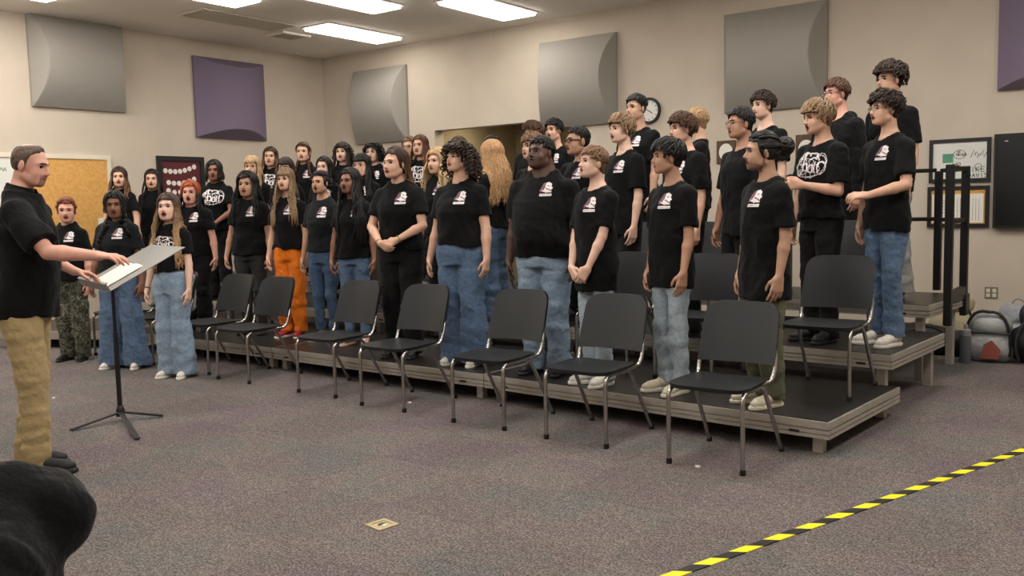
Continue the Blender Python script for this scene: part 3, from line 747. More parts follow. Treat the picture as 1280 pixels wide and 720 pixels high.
def build_hair(sp, hs, toP, head0, grid, rs, name_parent):
    """returns mesh data of the hair in the person's frame; toP maps head-local points to the person's frame"""
    st = sp['hair']; colr = sp['hc']; L = sp.get('hl', .3); Vs = []; Fs4 = []; Fs5 = []; tips = []; n0 = 0
    def addv(V, F4, F5, tip):
        nonlocal n0
        Vs.append(V); Fs4.append(F4 + n0)
        if F5 is not None: Fs5.append(F5 + n0)
        tips.append(tip); n0 += len(V)
    vol = sp.get('vol', 0.)
    # the cap: the skull, a little larger, without the face
    short = st in ('short', 'fade', 'bald')
    g = Grid((-.13, -.13, -.12), (.13, .16, .17), .0065)
    e = (.006 if short else .009) + vol * .5
    if st == 'bald': e = .0045
    g.ell(SK_C, SK_R + e)
    if not short and st not in ('pulled', 'bun'): g.cone((0, .045, 0), (0, .04, -.05), .06, .055, .03)
    if st == 'short': g.cone((0, .05, 0), (0, .052, -.055), .05, .046, .03)
    fz = sp.get('hairline', .072)
    S, X, Y, Z = g.sl(g.lo, g.lo + g.h * g.n)
    # face region to remove: in front of a slanted plane, below the hairline
    front = np.maximum(np.maximum(Y - (-.028 + (0.022 if short else 0.0) - .25 * np.clip(Z, -.1, .1)), Z - (fz - 2.2 * X ** 2)), -1.)
    g.cut(S, front.astype(np.float32), .012)
    if short:   # around the ears and nape
        b = np.maximum(Z + .012 - .9 * np.clip(Y - .02, 0, .1) * -1 - .0, Y - .03); g.cut(S, (b + 0 * X).astype(np.float32), .01)
        b = (Z - (-.075 if st == 'short' else -.06)) + 0 * X + 0 * Y; g.cut(S, b.astype(np.float32), .008)
    if st == 'bald':
        b = np.maximum((np.sqrt((X / .036) ** 2 + ((Y - .035) / .05) ** 2) - 1) * .04, .09 - Z); g.cut(S, b.astype(np.float32), .01)
        b = np.maximum(Y + .052 - .6 * np.maximum(np.abs(X) - .03, 0), .03 - Z); g.cut(S, b.astype(np.float32), .01)
    g.noise(.004 if short else .005, 90, rs.randint(9999))
    V, F = g.mesh()
    addv(toP(V), F, None, np.full(len(V), .12 if st != 'redblack' else .1) + .1 * rs.rand(len(V)))
    def skull(d, h): return SK_C + d * (SK_R + h)
    def dirv(az, el): return np.stack([np.sin(az) * np.cos(el), -np.cos(az) * np.cos(el), np.sin(el)], -1)   # az 0 = front
    def push(P, m=.01):
        if grid is None: return P
        for _ in range(5):
            d = grid.sample(P); e_ = .008
            G = np.stack([grid.sample(P + np.array(v) * e_) - grid.sample(P - np.array(v) * e_) for v in ((1, 0, 0), (0, 1, 0), (0, 0, 1))], -1)
            G /= np.linalg.norm(G, axis=-1, keepdims=True) + 1e-6
            P = P + G * np.clip(m - d, 0, .03)[..., None]
        return P
    D2R = math.pi / 180
    if st in ('long', 'bangs', 'curlybig', 'curlymid', 'dreads', 'behind'):
        n = sp.get('ns', 210 if st in ('long', 'bangs') else 150); N1, N2 = 6, 11
        t = rs.rand(n); sgn = np.where(rs.rand(n) < .5, -1, 1)
        px = sp.get('part', 0.)
        a0 = dirv(np.where(t < .5, 0, math.pi) + px * (t < .5), (62 + 50 * np.minimum(t, .5) * 1.0 - 40 * np.maximum(t - .5, 0) * 2) * D2R)
        a0 = a0 + np.stack([sgn * .05 + px * .5 * (1 - t), 0 * t, 0 * t], -1)
        az = sgn * (sp.get('azf', 62) + (178 - sp.get('azf', 62)) * t ** .8 + rs.normal(0, 6, n)) * D2R
        a1 = dirv(az, (-8 - 14 * rs.rand(n)) * D2R)
        tt = np.linspace(0, 1, N1)[None, :, None]
        D = slerp(a0[:, None, :], a1[:, None, :], tt)
        H = (.006 + vol * np.sin(np.linspace(.2, 1, N1) * math.pi * .6)[None, :] + .008 * rs.rand(n)[:, None])[..., None]
        P1 = skull(D, H); P1 = toP(P1.reshape(-1, 3)).reshape(n, N1, 3)
        end = P1[:, -1]; out = end - head0; out[:, 2] = 0; out /= np.linalg.norm(out, axis=1, keepdims=True) + 1e-6
        s = np.linspace(0, 1, N2 + 1)[1:]
        Ln = L * (.82 + .3 * rs.rand(n)) * np.where(np.abs(az) < 1.4, sp.get('frontlen', .95), 1.)
        P2 = end[:, None, :] + out[:, None, :] * (.016 + vol * .6) * np.sin(s * 2.2)[None, :, None]
        P2[:, :, 2] -= Ln[:, None] * s[None, :]
        fr = sp.get('fwd', .35)   # share of the hair that falls before the shoulders
        isf = np.abs(az) < (62 + (178 - 62) * fr) * D2R
        drift = np.where(isf, -.055, .05); P2[:, :, 1] += drift[:, None] * np.clip(s * Ln[:, None] / .18, 0, 1)
        wv = sp.get('wave', .008); ph = rs.rand(n) * 6.28; fq = sp.get('wf', 32.)
        zz = s[None, :] * Ln[:, None]
        P2[:, :, 0] += wv * np.sin(fq * zz + ph[:, None]) * np.clip(zz / .1, .2, 1); P2[:, :, 1] += wv * .8 * np.cos(fq * zz + ph[:, None] * 1.7) * np.clip(zz / .1, .2, 1)
        P = np.concatenate([P1, P2], 1); P = push(P)
        r0 = sp.get('sr', .0082); prof = np.concatenate([np.full(N1, 1.), np.linspace(1.05, .35, N2)])
        R = r0 * (.8 + .5 * rs.rand(n))[:, None] * prof[None, :]
        if st in ('curlybig', 'curlymid'):
            pass
        V, F, c5, tip = tubes(P, R, head0); addv(V, F, c5, tip)
    if st in ('curlybig', 'curlymid', 'curlytop'):
        # coils springing out of the scalp
        n = sp.get('nc', 230); N = 16
        i = np.arange(n) + .5; el = np.arcsin(1 - 1.25 * i / n); az = (i * 2.39996) % 6.2832
        d = dirv(az, el); ok = ~((np.cos(az) > .25) & (el < .62)) & (el > -.35)
        d = d[ok]; n = len(d)
        s = np.linspace(0, 1, N)[None, :]
        Lc = sp.get('cl', .14) * (.75 + .5 * rs.rand(n))[:, None]
        base = skull(d, .0)[:, None, :] + d[:, None, :] * (sp.get('cv', .05) * np.sin(np.minimum(s * 1.6, 1.57)) * (.7 + .6 * rs.rand(n)[:, None]))[..., None]
        lat = d.copy(); lat[:, 2] = 0
        base = base + lat[:, None, :] * (.03 * s)[..., None]
        base[:, :, 2] -= Lc * np.clip(s - .15, 0, 1) ** 1.3 * (1.0 - .35 * np.clip(d[:, 2:3], 0, 1))
        ph = rs.rand(n)[:, None] * 6.28; am = sp.get('ca', .011)
        base[:, :, 0] += am * np.sin(s * 22 * Lc / .14 + ph); base[:, :, 1] += am * np.cos(s * 22 * Lc / .14 + ph)
        keep = ~((base[:, :, 1] < -.075) & (base[:, :, 2] < .055) & (np.abs(base[:, :, 0]) < .07))
        base[:, :, 1] = np.where(keep, base[:, :, 1], -.06); base[:, :, 0] = np.where(keep, base[:, :, 0], np.sign(base[:, :, 0] + 1e-6) * .085)
        P = toP(base.reshape(-1, 3)).reshape(n, N, 3); P = push(P)
        R = sp.get('cr', .0085) * (.8 + .4 * rs.rand(n))[:, None] * np.linspace(1, .6, N)[None, :] * np.ones((n, 1))
        V, F, c5, tip = tubes(P, R, head0, flat=1.); addv(V, F, c5, tip)
    if st == 'bangs' or sp.get('fringe'):
        n = 34; N = 7; az = np.linspace(-56, 56, n) * D2R + rs.normal(0, .04, n)
        a0 = dirv(az * .5, np.full(n, 70 * D2R)); a1 = dirv(az, (sp.get('fringe', 8) + rs.normal(0, 3, n) + 6 * np.abs(az)) * D2R)
        D = slerp(a0[:, None, :], a1[:, None, :], np.linspace(0, 1, N)[None, :, None])
        P = skull(D, (.012 + vol * .6 + .005 * rs.rand(n))[:, None, None]); P = toP(P.reshape(-1, 3)).reshape(n, N, 3)
        V, F, c5, tip = tubes(P, np.full((n, N), .0085) * np.linspace(1.1, .55, N), head0); addv(V, F, c5, tip * .6)
    if st in ('pulled', 'bun', 'braids'):
        n = 80; N = 8; az = rs.uniform(-180, 180, n) * D2R; a_ = np.abs(az)
        el = np.where(a_ < 1.2, 44 - 14 * a_, np.where(a_ < 2.2, 5, -30)) * D2R
        a0 = dirv(az, el + rs.normal(0, .05, n))
        bp = dirv(np.array([math.pi]), np.array([sp.get('bunel', 8) * D2R]))[0]
        if st == 'braids': bp = dirv(np.array([math.pi * .72]), np.array([-25 * D2R]))[0]; bpn = np.where(az[:, None] > 0, bp[None] * 1, bp[None] * np.array([-1, 1, 1]))
        else: bpn = np.repeat(bp[None], n, 0)
        D = slerp(a0[:, None, :], bpn[:, None, :] + 1e-4, np.linspace(0, 1, N)[None, :, None])
        P = skull(D, .008 + .004 * rs.rand(n)[:, None, None]); P = toP(P.reshape(-1, 3)).reshape(n, N, 3)
        V, F, c5, tip = tubes(P, np.full((n, N), .010), head0); addv(V, F, c5, tip * .3)
        if st == 'bun':
            r = sp.get('bunr', .05); c = skull(bp, r * .75); m = 46; N = 9
            ax = rs.normal(size=(m, 3)); ax /= np.linalg.norm(ax, axis=1, keepdims=True); b_ = np.cross(ax, rs.normal(size=(m, 3))); b_ /= np.linalg.norm(b_, axis=1, keepdims=True)
            q = np.linspace(0, 3.6, N)[None, :, None]; P = c + r * (.8 + .35 * rs.rand(m)[:, None, None]) * (ax[:, None] * np.cos(q) + b_[:, None] * np.sin(q))
            P = toP(P.reshape(-1, 3)).reshape(m, N, 3); V, F, c5, tip = tubes(P, np.full((m, N), .012), toP(c[None])[0]); addv(V, F, c5, tip * .3 + .1)
        if st == 'braids':
            for sg in (-1, 1):
                for strand in range(3):
                    N = 34; s = np.linspace(0, 1, N); b0 = skull(bp * np.array([sg, 1, 1]), .0)
                    P = np.stack([b0[0] + sg * .012 * np.sin(s * 2), b0[1] - .10 * np.clip(s * 2.2, 0, 1) * sp.get('fwd', 1.), b0[2] - L * s], -1)
                    P[:, 0] += .013 * np.sin(s * 34 + strand * 2.09); P[:, 1] += .010 * np.cos(s * 68 + strand * 4.18)
                    P = push(toP(P)[None], .016); V, F, c5, tip = tubes(P, np.linspace(.015, .008, N)[None], head0, flat=1.); addv(V, F, c5, tip)
    if st == 'dreads' or sp.get('loose'):
        n = sp.get('loose', 26); N = 12; az = np.concatenate([rs.uniform(38, 75, n // 2), rs.uniform(-75, -38, n - n // 2)]) * D2R
        a0 = dirv(az * .3, np.full(n, 66 * D2R)); a1 = dirv(az, rs.uniform(-10, 10, n) * D2R)
        D = slerp(a0[:, None, :], a1[:, None, :], np.linspace(0, 1, 6)[None, :, None]); P1 = toP(skull(D, .018).reshape(-1, 3)).reshape(n, 6, 3)
        s = np.linspace(0, 1, 7)[1:]; P2 = P1[:, -1:, :] + 0 * s[None, :, None]; P2[:, :, 2] -= sp.get('ll', .14) * (.7 + .5 * rs.rand(n))[:, None] * s; P2[:, :, 0] += .006 * np.sin(s * 9 + rs.rand(n)[:, None] * 6)
        P = push(np.concatenate([P1, P2], 1)); V, F, c5, tip = tubes(P, np.full((n, 12), .0065), head0, flat=1.); addv(V, F, c5, tip)
    if short and st != 'bald':
        n = sp.get('ns', 420); i = np.arange(n) + .5; el = np.arcsin(1 - .98 * i / n); az = (i * 2.39996) % 6.2832
        az = np.where(az > math.pi, az - 6.2832, az)
        lim = np.where(np.abs(az) < .95, .60, np.where(np.abs(az) < 1.75, .18, -.2)); ok = el > lim
        az, el = az[ok], el[ok]; n = len(az); d = dirv(az, el)
        cx, cy = sp.get('comb', (0., -1.)); cd = np.array([cx, cy, 0.])
        crown = unit(np.array([0, .35, 1.])); rad = d - crown * (d @ crown)[:, None]; rad /= np.linalg.norm(rad, axis=1, keepdims=True) + 1e-6
        topw = np.clip((el - .5) / .5, 0, 1)[:, None] * np.clip(1.2 - np.abs(az) * .35, 0, 1)[:, None]
        dirn = rad * (1 - .75 * topw) + cd * topw * .9 + rs.normal(0, sp.get('mess', .25), (n, 3))
        dirn = dirn - d * (dirn * d).sum(1, keepdims=True); dirn /= np.linalg.norm(dirn, axis=1, keepdims=True) + 1e-6
        Ls = (sp.get('hl', .06) * (.35 + .75 * np.clip(el / .9, .0, 1)) if st == 'fade' else sp.get('hl', .06) * (.7 + .3 * np.clip(el / .9, 0, 1)))
        Ls = Ls * (.75 + .5 * rs.rand(n)); lift = sp.get('lift', .35); N = 7; s = np.linspace(0, 1, N)
        ang = Ls[:, None] * s / .1
        Dn = d[:, None, :] * np.cos(ang)[..., None] + dirn[:, None, :] * np.sin(ang)[..., None]
        hgt = .004 + vol + lift * Ls[:, None] * np.sin(s * 2.2)[None, :] * .6
        P = SK_C + Dn * (SK_R + hgt[..., None])
        cu = sp.get('curl', 0.); ph = rs.rand(n)[:, None] * 6.28
        if cu: P += cu * np.stack([np.sin(s * 9 + ph), np.cos(s * 9 + ph), np.sin(s * 7 + ph * 2)], -1)
        # keep the eyes free
        low = (P[:, :, 1] < -.06) & (P[:, :, 2] < sp.get('minz', .03)); P[:, :, 2] = np.where(low, sp.get('minz', .03) + .004 * rs.rand(n)[:, None], P[:, :, 2])
        P = toP(P.reshape(-1, 3)).reshape(n, N, 3)
        R = sp.get('sr', .0062) * (.8 + .4 * rs.rand(n))[:, None] * np.array([1, 1.1, 1.1, 1., .85, .6, .25])[None]
        V, F, c5, tip = tubes(P, R, head0); addv(V, F, c5, tip)
    V = np.concatenate(Vs); me = mesh_from('hair', V, [(np.concatenate(Fs4), 0)] + ([(np.concatenate(Fs5), 0)] if Fs5 else []), [hairmat(colr)])
    at = me.attributes.new('tip', 'FLOAT', 'POINT'); at.data.foreach_set('value', np.concatenate(tips).astype(np.float32))
    return me

# ------------------------------------------------------------------ shoes (shared meshes)
SHOES = {}
def shoe_meshes(kind):
    if kind in SHOES: return SHOES[kind]
    up, so, tall = {'white': ((222, 216, 206), (232, 228, 220), 0), 'black': ((20, 20, 21), (26, 26, 27), 0), 'red': ((176, 44, 52), (230, 224, 214), 0), 'blackwhite': ((26, 26, 27), (228, 226, 220), 0), 'cream': ((206, 198, 176), (226, 220, 204), 0), 'bare': ((216, 170, 150), (210, 180, 160), 0), 'sneaker': ((218, 214, 206), (228, 224, 216), 0), 'boot': ((24, 23, 22), (24, 24, 24), .06)}[kind]
    g = Grid((-.07, -.24, -.02), (.07, .13, .2), .0055)
    g.cone((0, .045, .055), (0, -.02, .062), .036, .038, .02); g.cone((0, -.02, .06), (.004, -.12, .038), .036, .035, .02); g.cone((.004, -.12, .036), (.006, -.155, .034), .036, .030, .02)
    g.cone((0, .045, .06), (0, .035, .105 + tall), .034, .037, .015)
    S, X, Y, Z = g.sl(g.lo, g.lo + g.h * g.n); g.d[S] = np.maximum(g.d[S], (.018 - Z) + 0 * X + 0 * Y)
    g.noise(.0015, 120, 5)
    V, F = g.mesh(); nm = 'shoe_' + kind
    a = mesh_from('shoe', V, [(F, 0)], [mat(nm, up, .6, noise=.08, nscale=60)])
    foot = [(.0, .086), (.026, .078), (.037, .05), (.033, -.01), (.04, -.09), (.043, -.13), (.034, -.17), (.01, -.193), (-.018, -.185), (-.036, -.15), (-.038, -.1), (-.033, -.01), (-.036, .05), (-.026, .078)]
    m = MB(); P = np.array(foot); n = len(P); c = P.mean(0)
    rings = [(c + (P - c) * .96, 0.), (c + (P - c) * 1.02, .006), (c + (P - c) * 1.02, .022), (c + (P - c) * .95, .029)]
    V = np.concatenate([np.c_[p, np.full(n, z)] for p, z in rings])
    m.add(V, [[r * n + (i + 1) % n, r * n + i, (r + 1) * n + i, (r + 1) * n + (i + 1) % n] for r in range(3) for i in range(n)])
    m.F.append((np.array([list(range(n)), [3 * n + i for i in range(n)][::-1]]), 0))
    b = mesh_from('sole', np.concatenate(m.V), m.F, [mat('sole_' + kind, so, .6)])
    l = MB()
    for k in range(4):
        y = -.035 - .02 * k; z = .098 - .011 * k
        l.tube([(-.02, y, z - .006), (0, y - .004, z + .001), (.02, y, z - .006)], .0035, 5)
    lm = {'sneaker': (170, 40, 46), 'red': (236, 232, 226), 'white': (230, 226, 220), 'blackwhite': (236, 232, 226), 'cream': (226, 220, 204)}.get(kind, (34, 34, 34))
    l = mesh_from('laces', np.concatenate(l.V), l.F, [mat('laces_' + kind, lm, .7)])
    SHOES[kind] = (a, b, l); return SHOES[kind]

PANTS = {  # thigh, knee, hem radii; colour
    'skinny': (.088, .058, .046), 'straight': (.092, .072, .066), 'wide': (.094, .092, .118), 'flare': (.092, .078, .112), 'cargo': (.096, .088, .078), 'shorts': (.098, .095, .095)}
PCOL = {'lightjean': dict(c=(124, 144, 166), c2=(144, 163, 183), nscale=45, detail=8), 'jean': dict(c=(80, 101, 130), c2=(98, 119, 146), nscale=45, detail=8), 'darkjean': dict(c=(60, 80, 106), c2=(74, 94, 120), nscale=45, detail=8), 'palejean': dict(c=(152, 167, 178), c2=(172, 184, 193), nscale=45, detail=8),
        'black': dict(c=(20, 20, 22), noise=.12, nscale=20), 'charcoal': dict(c=(48, 48, 50), noise=.15, nscale=20), 'orange': dict(c=(226, 120, 34), noise=.08, nscale=20), 'khaki': dict(c=(168, 148, 108), noise=.06, nscale=20), 'olive': dict(c=(92, 94, 74), noise=.12, nscale=20),
        'grey': dict(c=(140, 142, 140), noise=.08, nscale=20), 'camo': dict(c=(58, 59, 50), c2=(122, 120, 106), nscale=19)}
def pantmat(k):
    d = dict(PCOL[k])
    m = mat('trousers_' + k, d.pop('c'), .88, spec=.2, bump=.3, bscale=45, sheen=.05, **d)
    if k == 'camo':
        for n in m.node_tree.nodes:
            if n.type == 'VALTORGB':
                n.color_ramp.interpolation = 'CONSTANT'; n.color_ramp.elements[0].position = 0.; n.color_ramp.elements[1].position = .55
                for p, c in ((.4, (92, 92, 78)), (.49, (38, 38, 34)), (.62, (78, 76, 64))): e = n.color_ramp.elements.new(p); e.color = lin(c)
    return m

# ------------------------------------------------------------------ prints on the shirts
def inpoly(px, pz, poly):
    c = np.zeros(px.shape, bool); n = len(poly); j = n - 1
    for i in range(n):
        xi, zi = poly[i]; xj, zj = poly[j]
        c ^= ((zi > pz) != (zj > pz)) & (px < (xj - xi) * (pz - zi) / (zj - zi + 1e-12) + xi); j = i
    return c
def segdist(px, pz, P):
    d = np.full(px.shape, 9.)
    for (x0, z0), (x1, z1) in zip(P[:-1], P[1:]):
        vx, vz = x1 - x0, z1 - z0; t = np.clip(((px - x0) * vx + (pz - z0) * vz) / (vx * vx + vz * vz + 1e-12), 0, 1)
        d = np.minimum(d, np.hypot(px - x0 - t * vx, pz - z0 - t * vz))
    return d
def print_pattern(kind):
    """2-D classes: 0 none, 1 white, 2 maroon; and the size in metres"""
    if kind == 'crest':
        n, m, w, h = 30, 34, .092, .104
        u = (np.arange(n) + .5) / n; v = (np.arange(m) + .5) / m; U, W = np.meshgrid(u, v, indexing='ij'); c = np.zeros((n, m), int)
        c[inpoly(U, W, [(.30, .98), (.44, .9), (.4, .62), (.3, .45), (.22, .3), (.04, .3), (.0, .44), (.12, .6), (.2, .8)])] = 2
        c[inpoly(U, W, [(.42, .96), (.66, 1.), (.88, .86), (.86, .7), (.98, .58), (.9, .48), (.95, .28), (.5, .24), (.3, .4), (.44, .62)])] = 1
        c[segdist(U, W, [(.52, .55), (.74, .46), (.9, .36)]) < .035] = 2
        c[segdist(U, W, [(.6, .72), (.72, .74)]) < .03] = 2
        c[segdist(U, W, [(.2, .42), (.34, .33)]) < .03] = 1
        c[(W < .17) & (U > .06) & (U < .96)] = 1
        for k in range(6): c[(W > .05) & (W < .13) & (np.abs(U - .17 - .13 * k) < .022)] = 2
        return c, w, h
    n, m, w, h = 66, 46, .30, .21
    u = (np.arange(n) + .5) / n * w - w / 2; v = (np.arange(m) + .5) / m * h - h / 2; U, W = np.meshgrid(u, v, indexing='ij'); c = np.zeros((n, m), int)
    def E(cx, cz, rx, rz, a0=0, a1=360, k=20): q = np.radians(np.linspace(a0, a1, k)); return [(cx + rx * math.cos(t), cz + rz * math.sin(t)) for t in q]
    S = [(E(-.085, -.01, .042, .062, 60, 320), .012), (E(-.085, -.01, .022, .04, 70, 300), .006), ([(-.03, .085), (-.035, .03), (-.03, -.045)], .01), (E(-.01, -.02, .022, .03, 180, 0), .008), ([(.012, -.02), (.012, -.05)], .008),
         (E(.042, -.03, .02, .026), .007), ([(.072, .015), (.072, -.055)], .008), (E(.072, .045, .008, .008), .006), ([(.098, .01), (.095, -.06)], .008), (E(.115, -.01, .02, .026, 170, 40), .007),
         (E(-.03, .05, .05, .035, 20, 200), .007), (E(.04, .05, .04, .03, -20, 160), .006), (E(.09, .0, .055, .075, -70, 90), .004), (E(.095, .0, .045, .06, -70, 90), .004), (E(.0, -.055, .12, .03, 190, 350), .005), (E(.02, -.07, .06, .02, 180, 360), .004),
         ([(.0, -.06), (-.01, -.1)], .005), ([(.04, -.06), (.035, -.098)], .006), ([(-.06, -.06), (-.07, -.09)], .004), (E(-.04, .02, .03, .022), .004), (E(.03, .015, .026, .02), .004), (E(.0, .03, .09, .05, 0, 180), .004), (E(-.06, .03, .03, .03), .004), (E(.06, .02, .04, .03), .004), (E(-.01, -.02, .05, .02), .004), (E(.02, .06, .07, .02), .004), (E(-.05, -.05, .05, .018), .004), (E(.08, -.03, .03, .03), .004)]
    for i_, (P, wd) in enumerate(S): c[segdist(U, W, P) < wd * (.7 if i_ < 11 else .5)] = 1
    return c, w, h
def print_mesh(kind, grid, cx, cz, sc=1., tilt=0.):
    c, w, h = print_pattern(kind); n, m = c.shape
    U, W = np.meshgrid(np.linspace(-w / 2, w / 2, n + 1) * sc, np.linspace(-h / 2, h / 2, m + 1) * sc, indexing='ij')
    o = np.stack([cx + U, np.full(U.shape, -.42), cz + W], -1)
    P, ok = grid.hit(o, (0, 1, 0), 110, .55)
    P = P - np.array([0, .0035, 0])
    q = np.arange((n + 1) * (m + 1)).reshape(n + 1, m + 1); Q = np.stack([q[:-1, :-1], q[1:, :-1], q[1:, 1:], q[:-1, 1:]], -1)
    okc = ok[:-1, :-1] & ok[1:, :-1] & ok[1:, 1:] & ok[:-1, 1:]
    fs = [(Q[(c == k) & okc], k - 1) for k in (1, 2) if ((c == k) & okc).any()]
    used_ = np.unique(np.concatenate([f.ravel() for f, _ in fs])); re = np.full((n + 1) * (m + 1), -1); re[used_] = np.arange(len(used_))
    return mesh_from('shirt_print', P.reshape(-1, 3)[used_], [(re[f], k) for f, k in fs], [M_print, M_printm])

# ------------------------------------------------------------------ a person
def ik(S, W, l1, l2, pole):
    d = W - S; L = np.linalg.norm(d); L = min(L, (l1 + l2) * .995); d = unit(d); W = S + d * L
    a = (l1 * l1 - l2 * l2 + L * L) / (2 * L); hgt = math.sqrt(max(0, l1 * l1 - a * a))
    p = np.array(pole, float); p = unit(p - d * (p @ d)); return S + d * a + p * hgt, W
def hand(g, W, d, nrm, side, s, curl=.35, thumb=.5, spread=1., fist=False):
    """W wrist, d direction of the hand, nrm palm normal, side +1 left / -1 right"""
    d = unit(d); nrm = unit(np.array(nrm, float) - d * (np.array(nrm, float) @ d)); t = np.cross(nrm, d) * side   # t points to the thumb side
    k_ = .006
    L = .088 * s
    kn = []
    for i, (o, ln) in enumerate(((.031, .072), (.0105, .08), (-.0105, .074), (-.030, .058))):
        b = W + d * (L * (1 - .06 * abs(i - 1))) + t * o * s - nrm * .002
        g.cone(W + t * o * .55 * s + d * .012, b, .0135 * s, .0112 * s, .014)
        kn.append((b, ln * s, i))
    for b, ln, i in kn:
        a = 0.; p = b; dirn = d; c = (curl + .12 * i * curl) if not fist else 1.35
        sp = (1.5 - i) * .07 * spread
        r = (.0088 - .0006 * (i == 3)) * s
        for seg, f in enumerate((.45, .31, .24)):
            a += c * (1.0 if seg else .8)
            q = p + (d * math.cos(a) + nrm * math.sin(a) + t * sp) * ln * f
            g.cone(p, q, r * (1 - .08 * seg), r * (.92 - .08 * seg), .004 if seg else .006); p = q
    # thumb from the side of the palm near its base
    p0 = W + d * .022 * s + t * .022 * s; p1 = p0 + (d * .62 + t * .62 + nrm * .35 * thumb * 2) * .036 * s; p2 = p1 + (d * .86 + t * .12 + nrm * .5 * thumb * 2) * .032 * s; p3 = p2 + (d * .93 - t * .1 + nrm * .4 * thumb * 2) * .024 * s
    g.cone(p0, p1, .0145 * s, .0115 * s, .012); g.cone(p1, p2, .0108 * s, .0095 * s, .004); g.cone(p2, p3, .0095 * s, .0078 * s, .004)

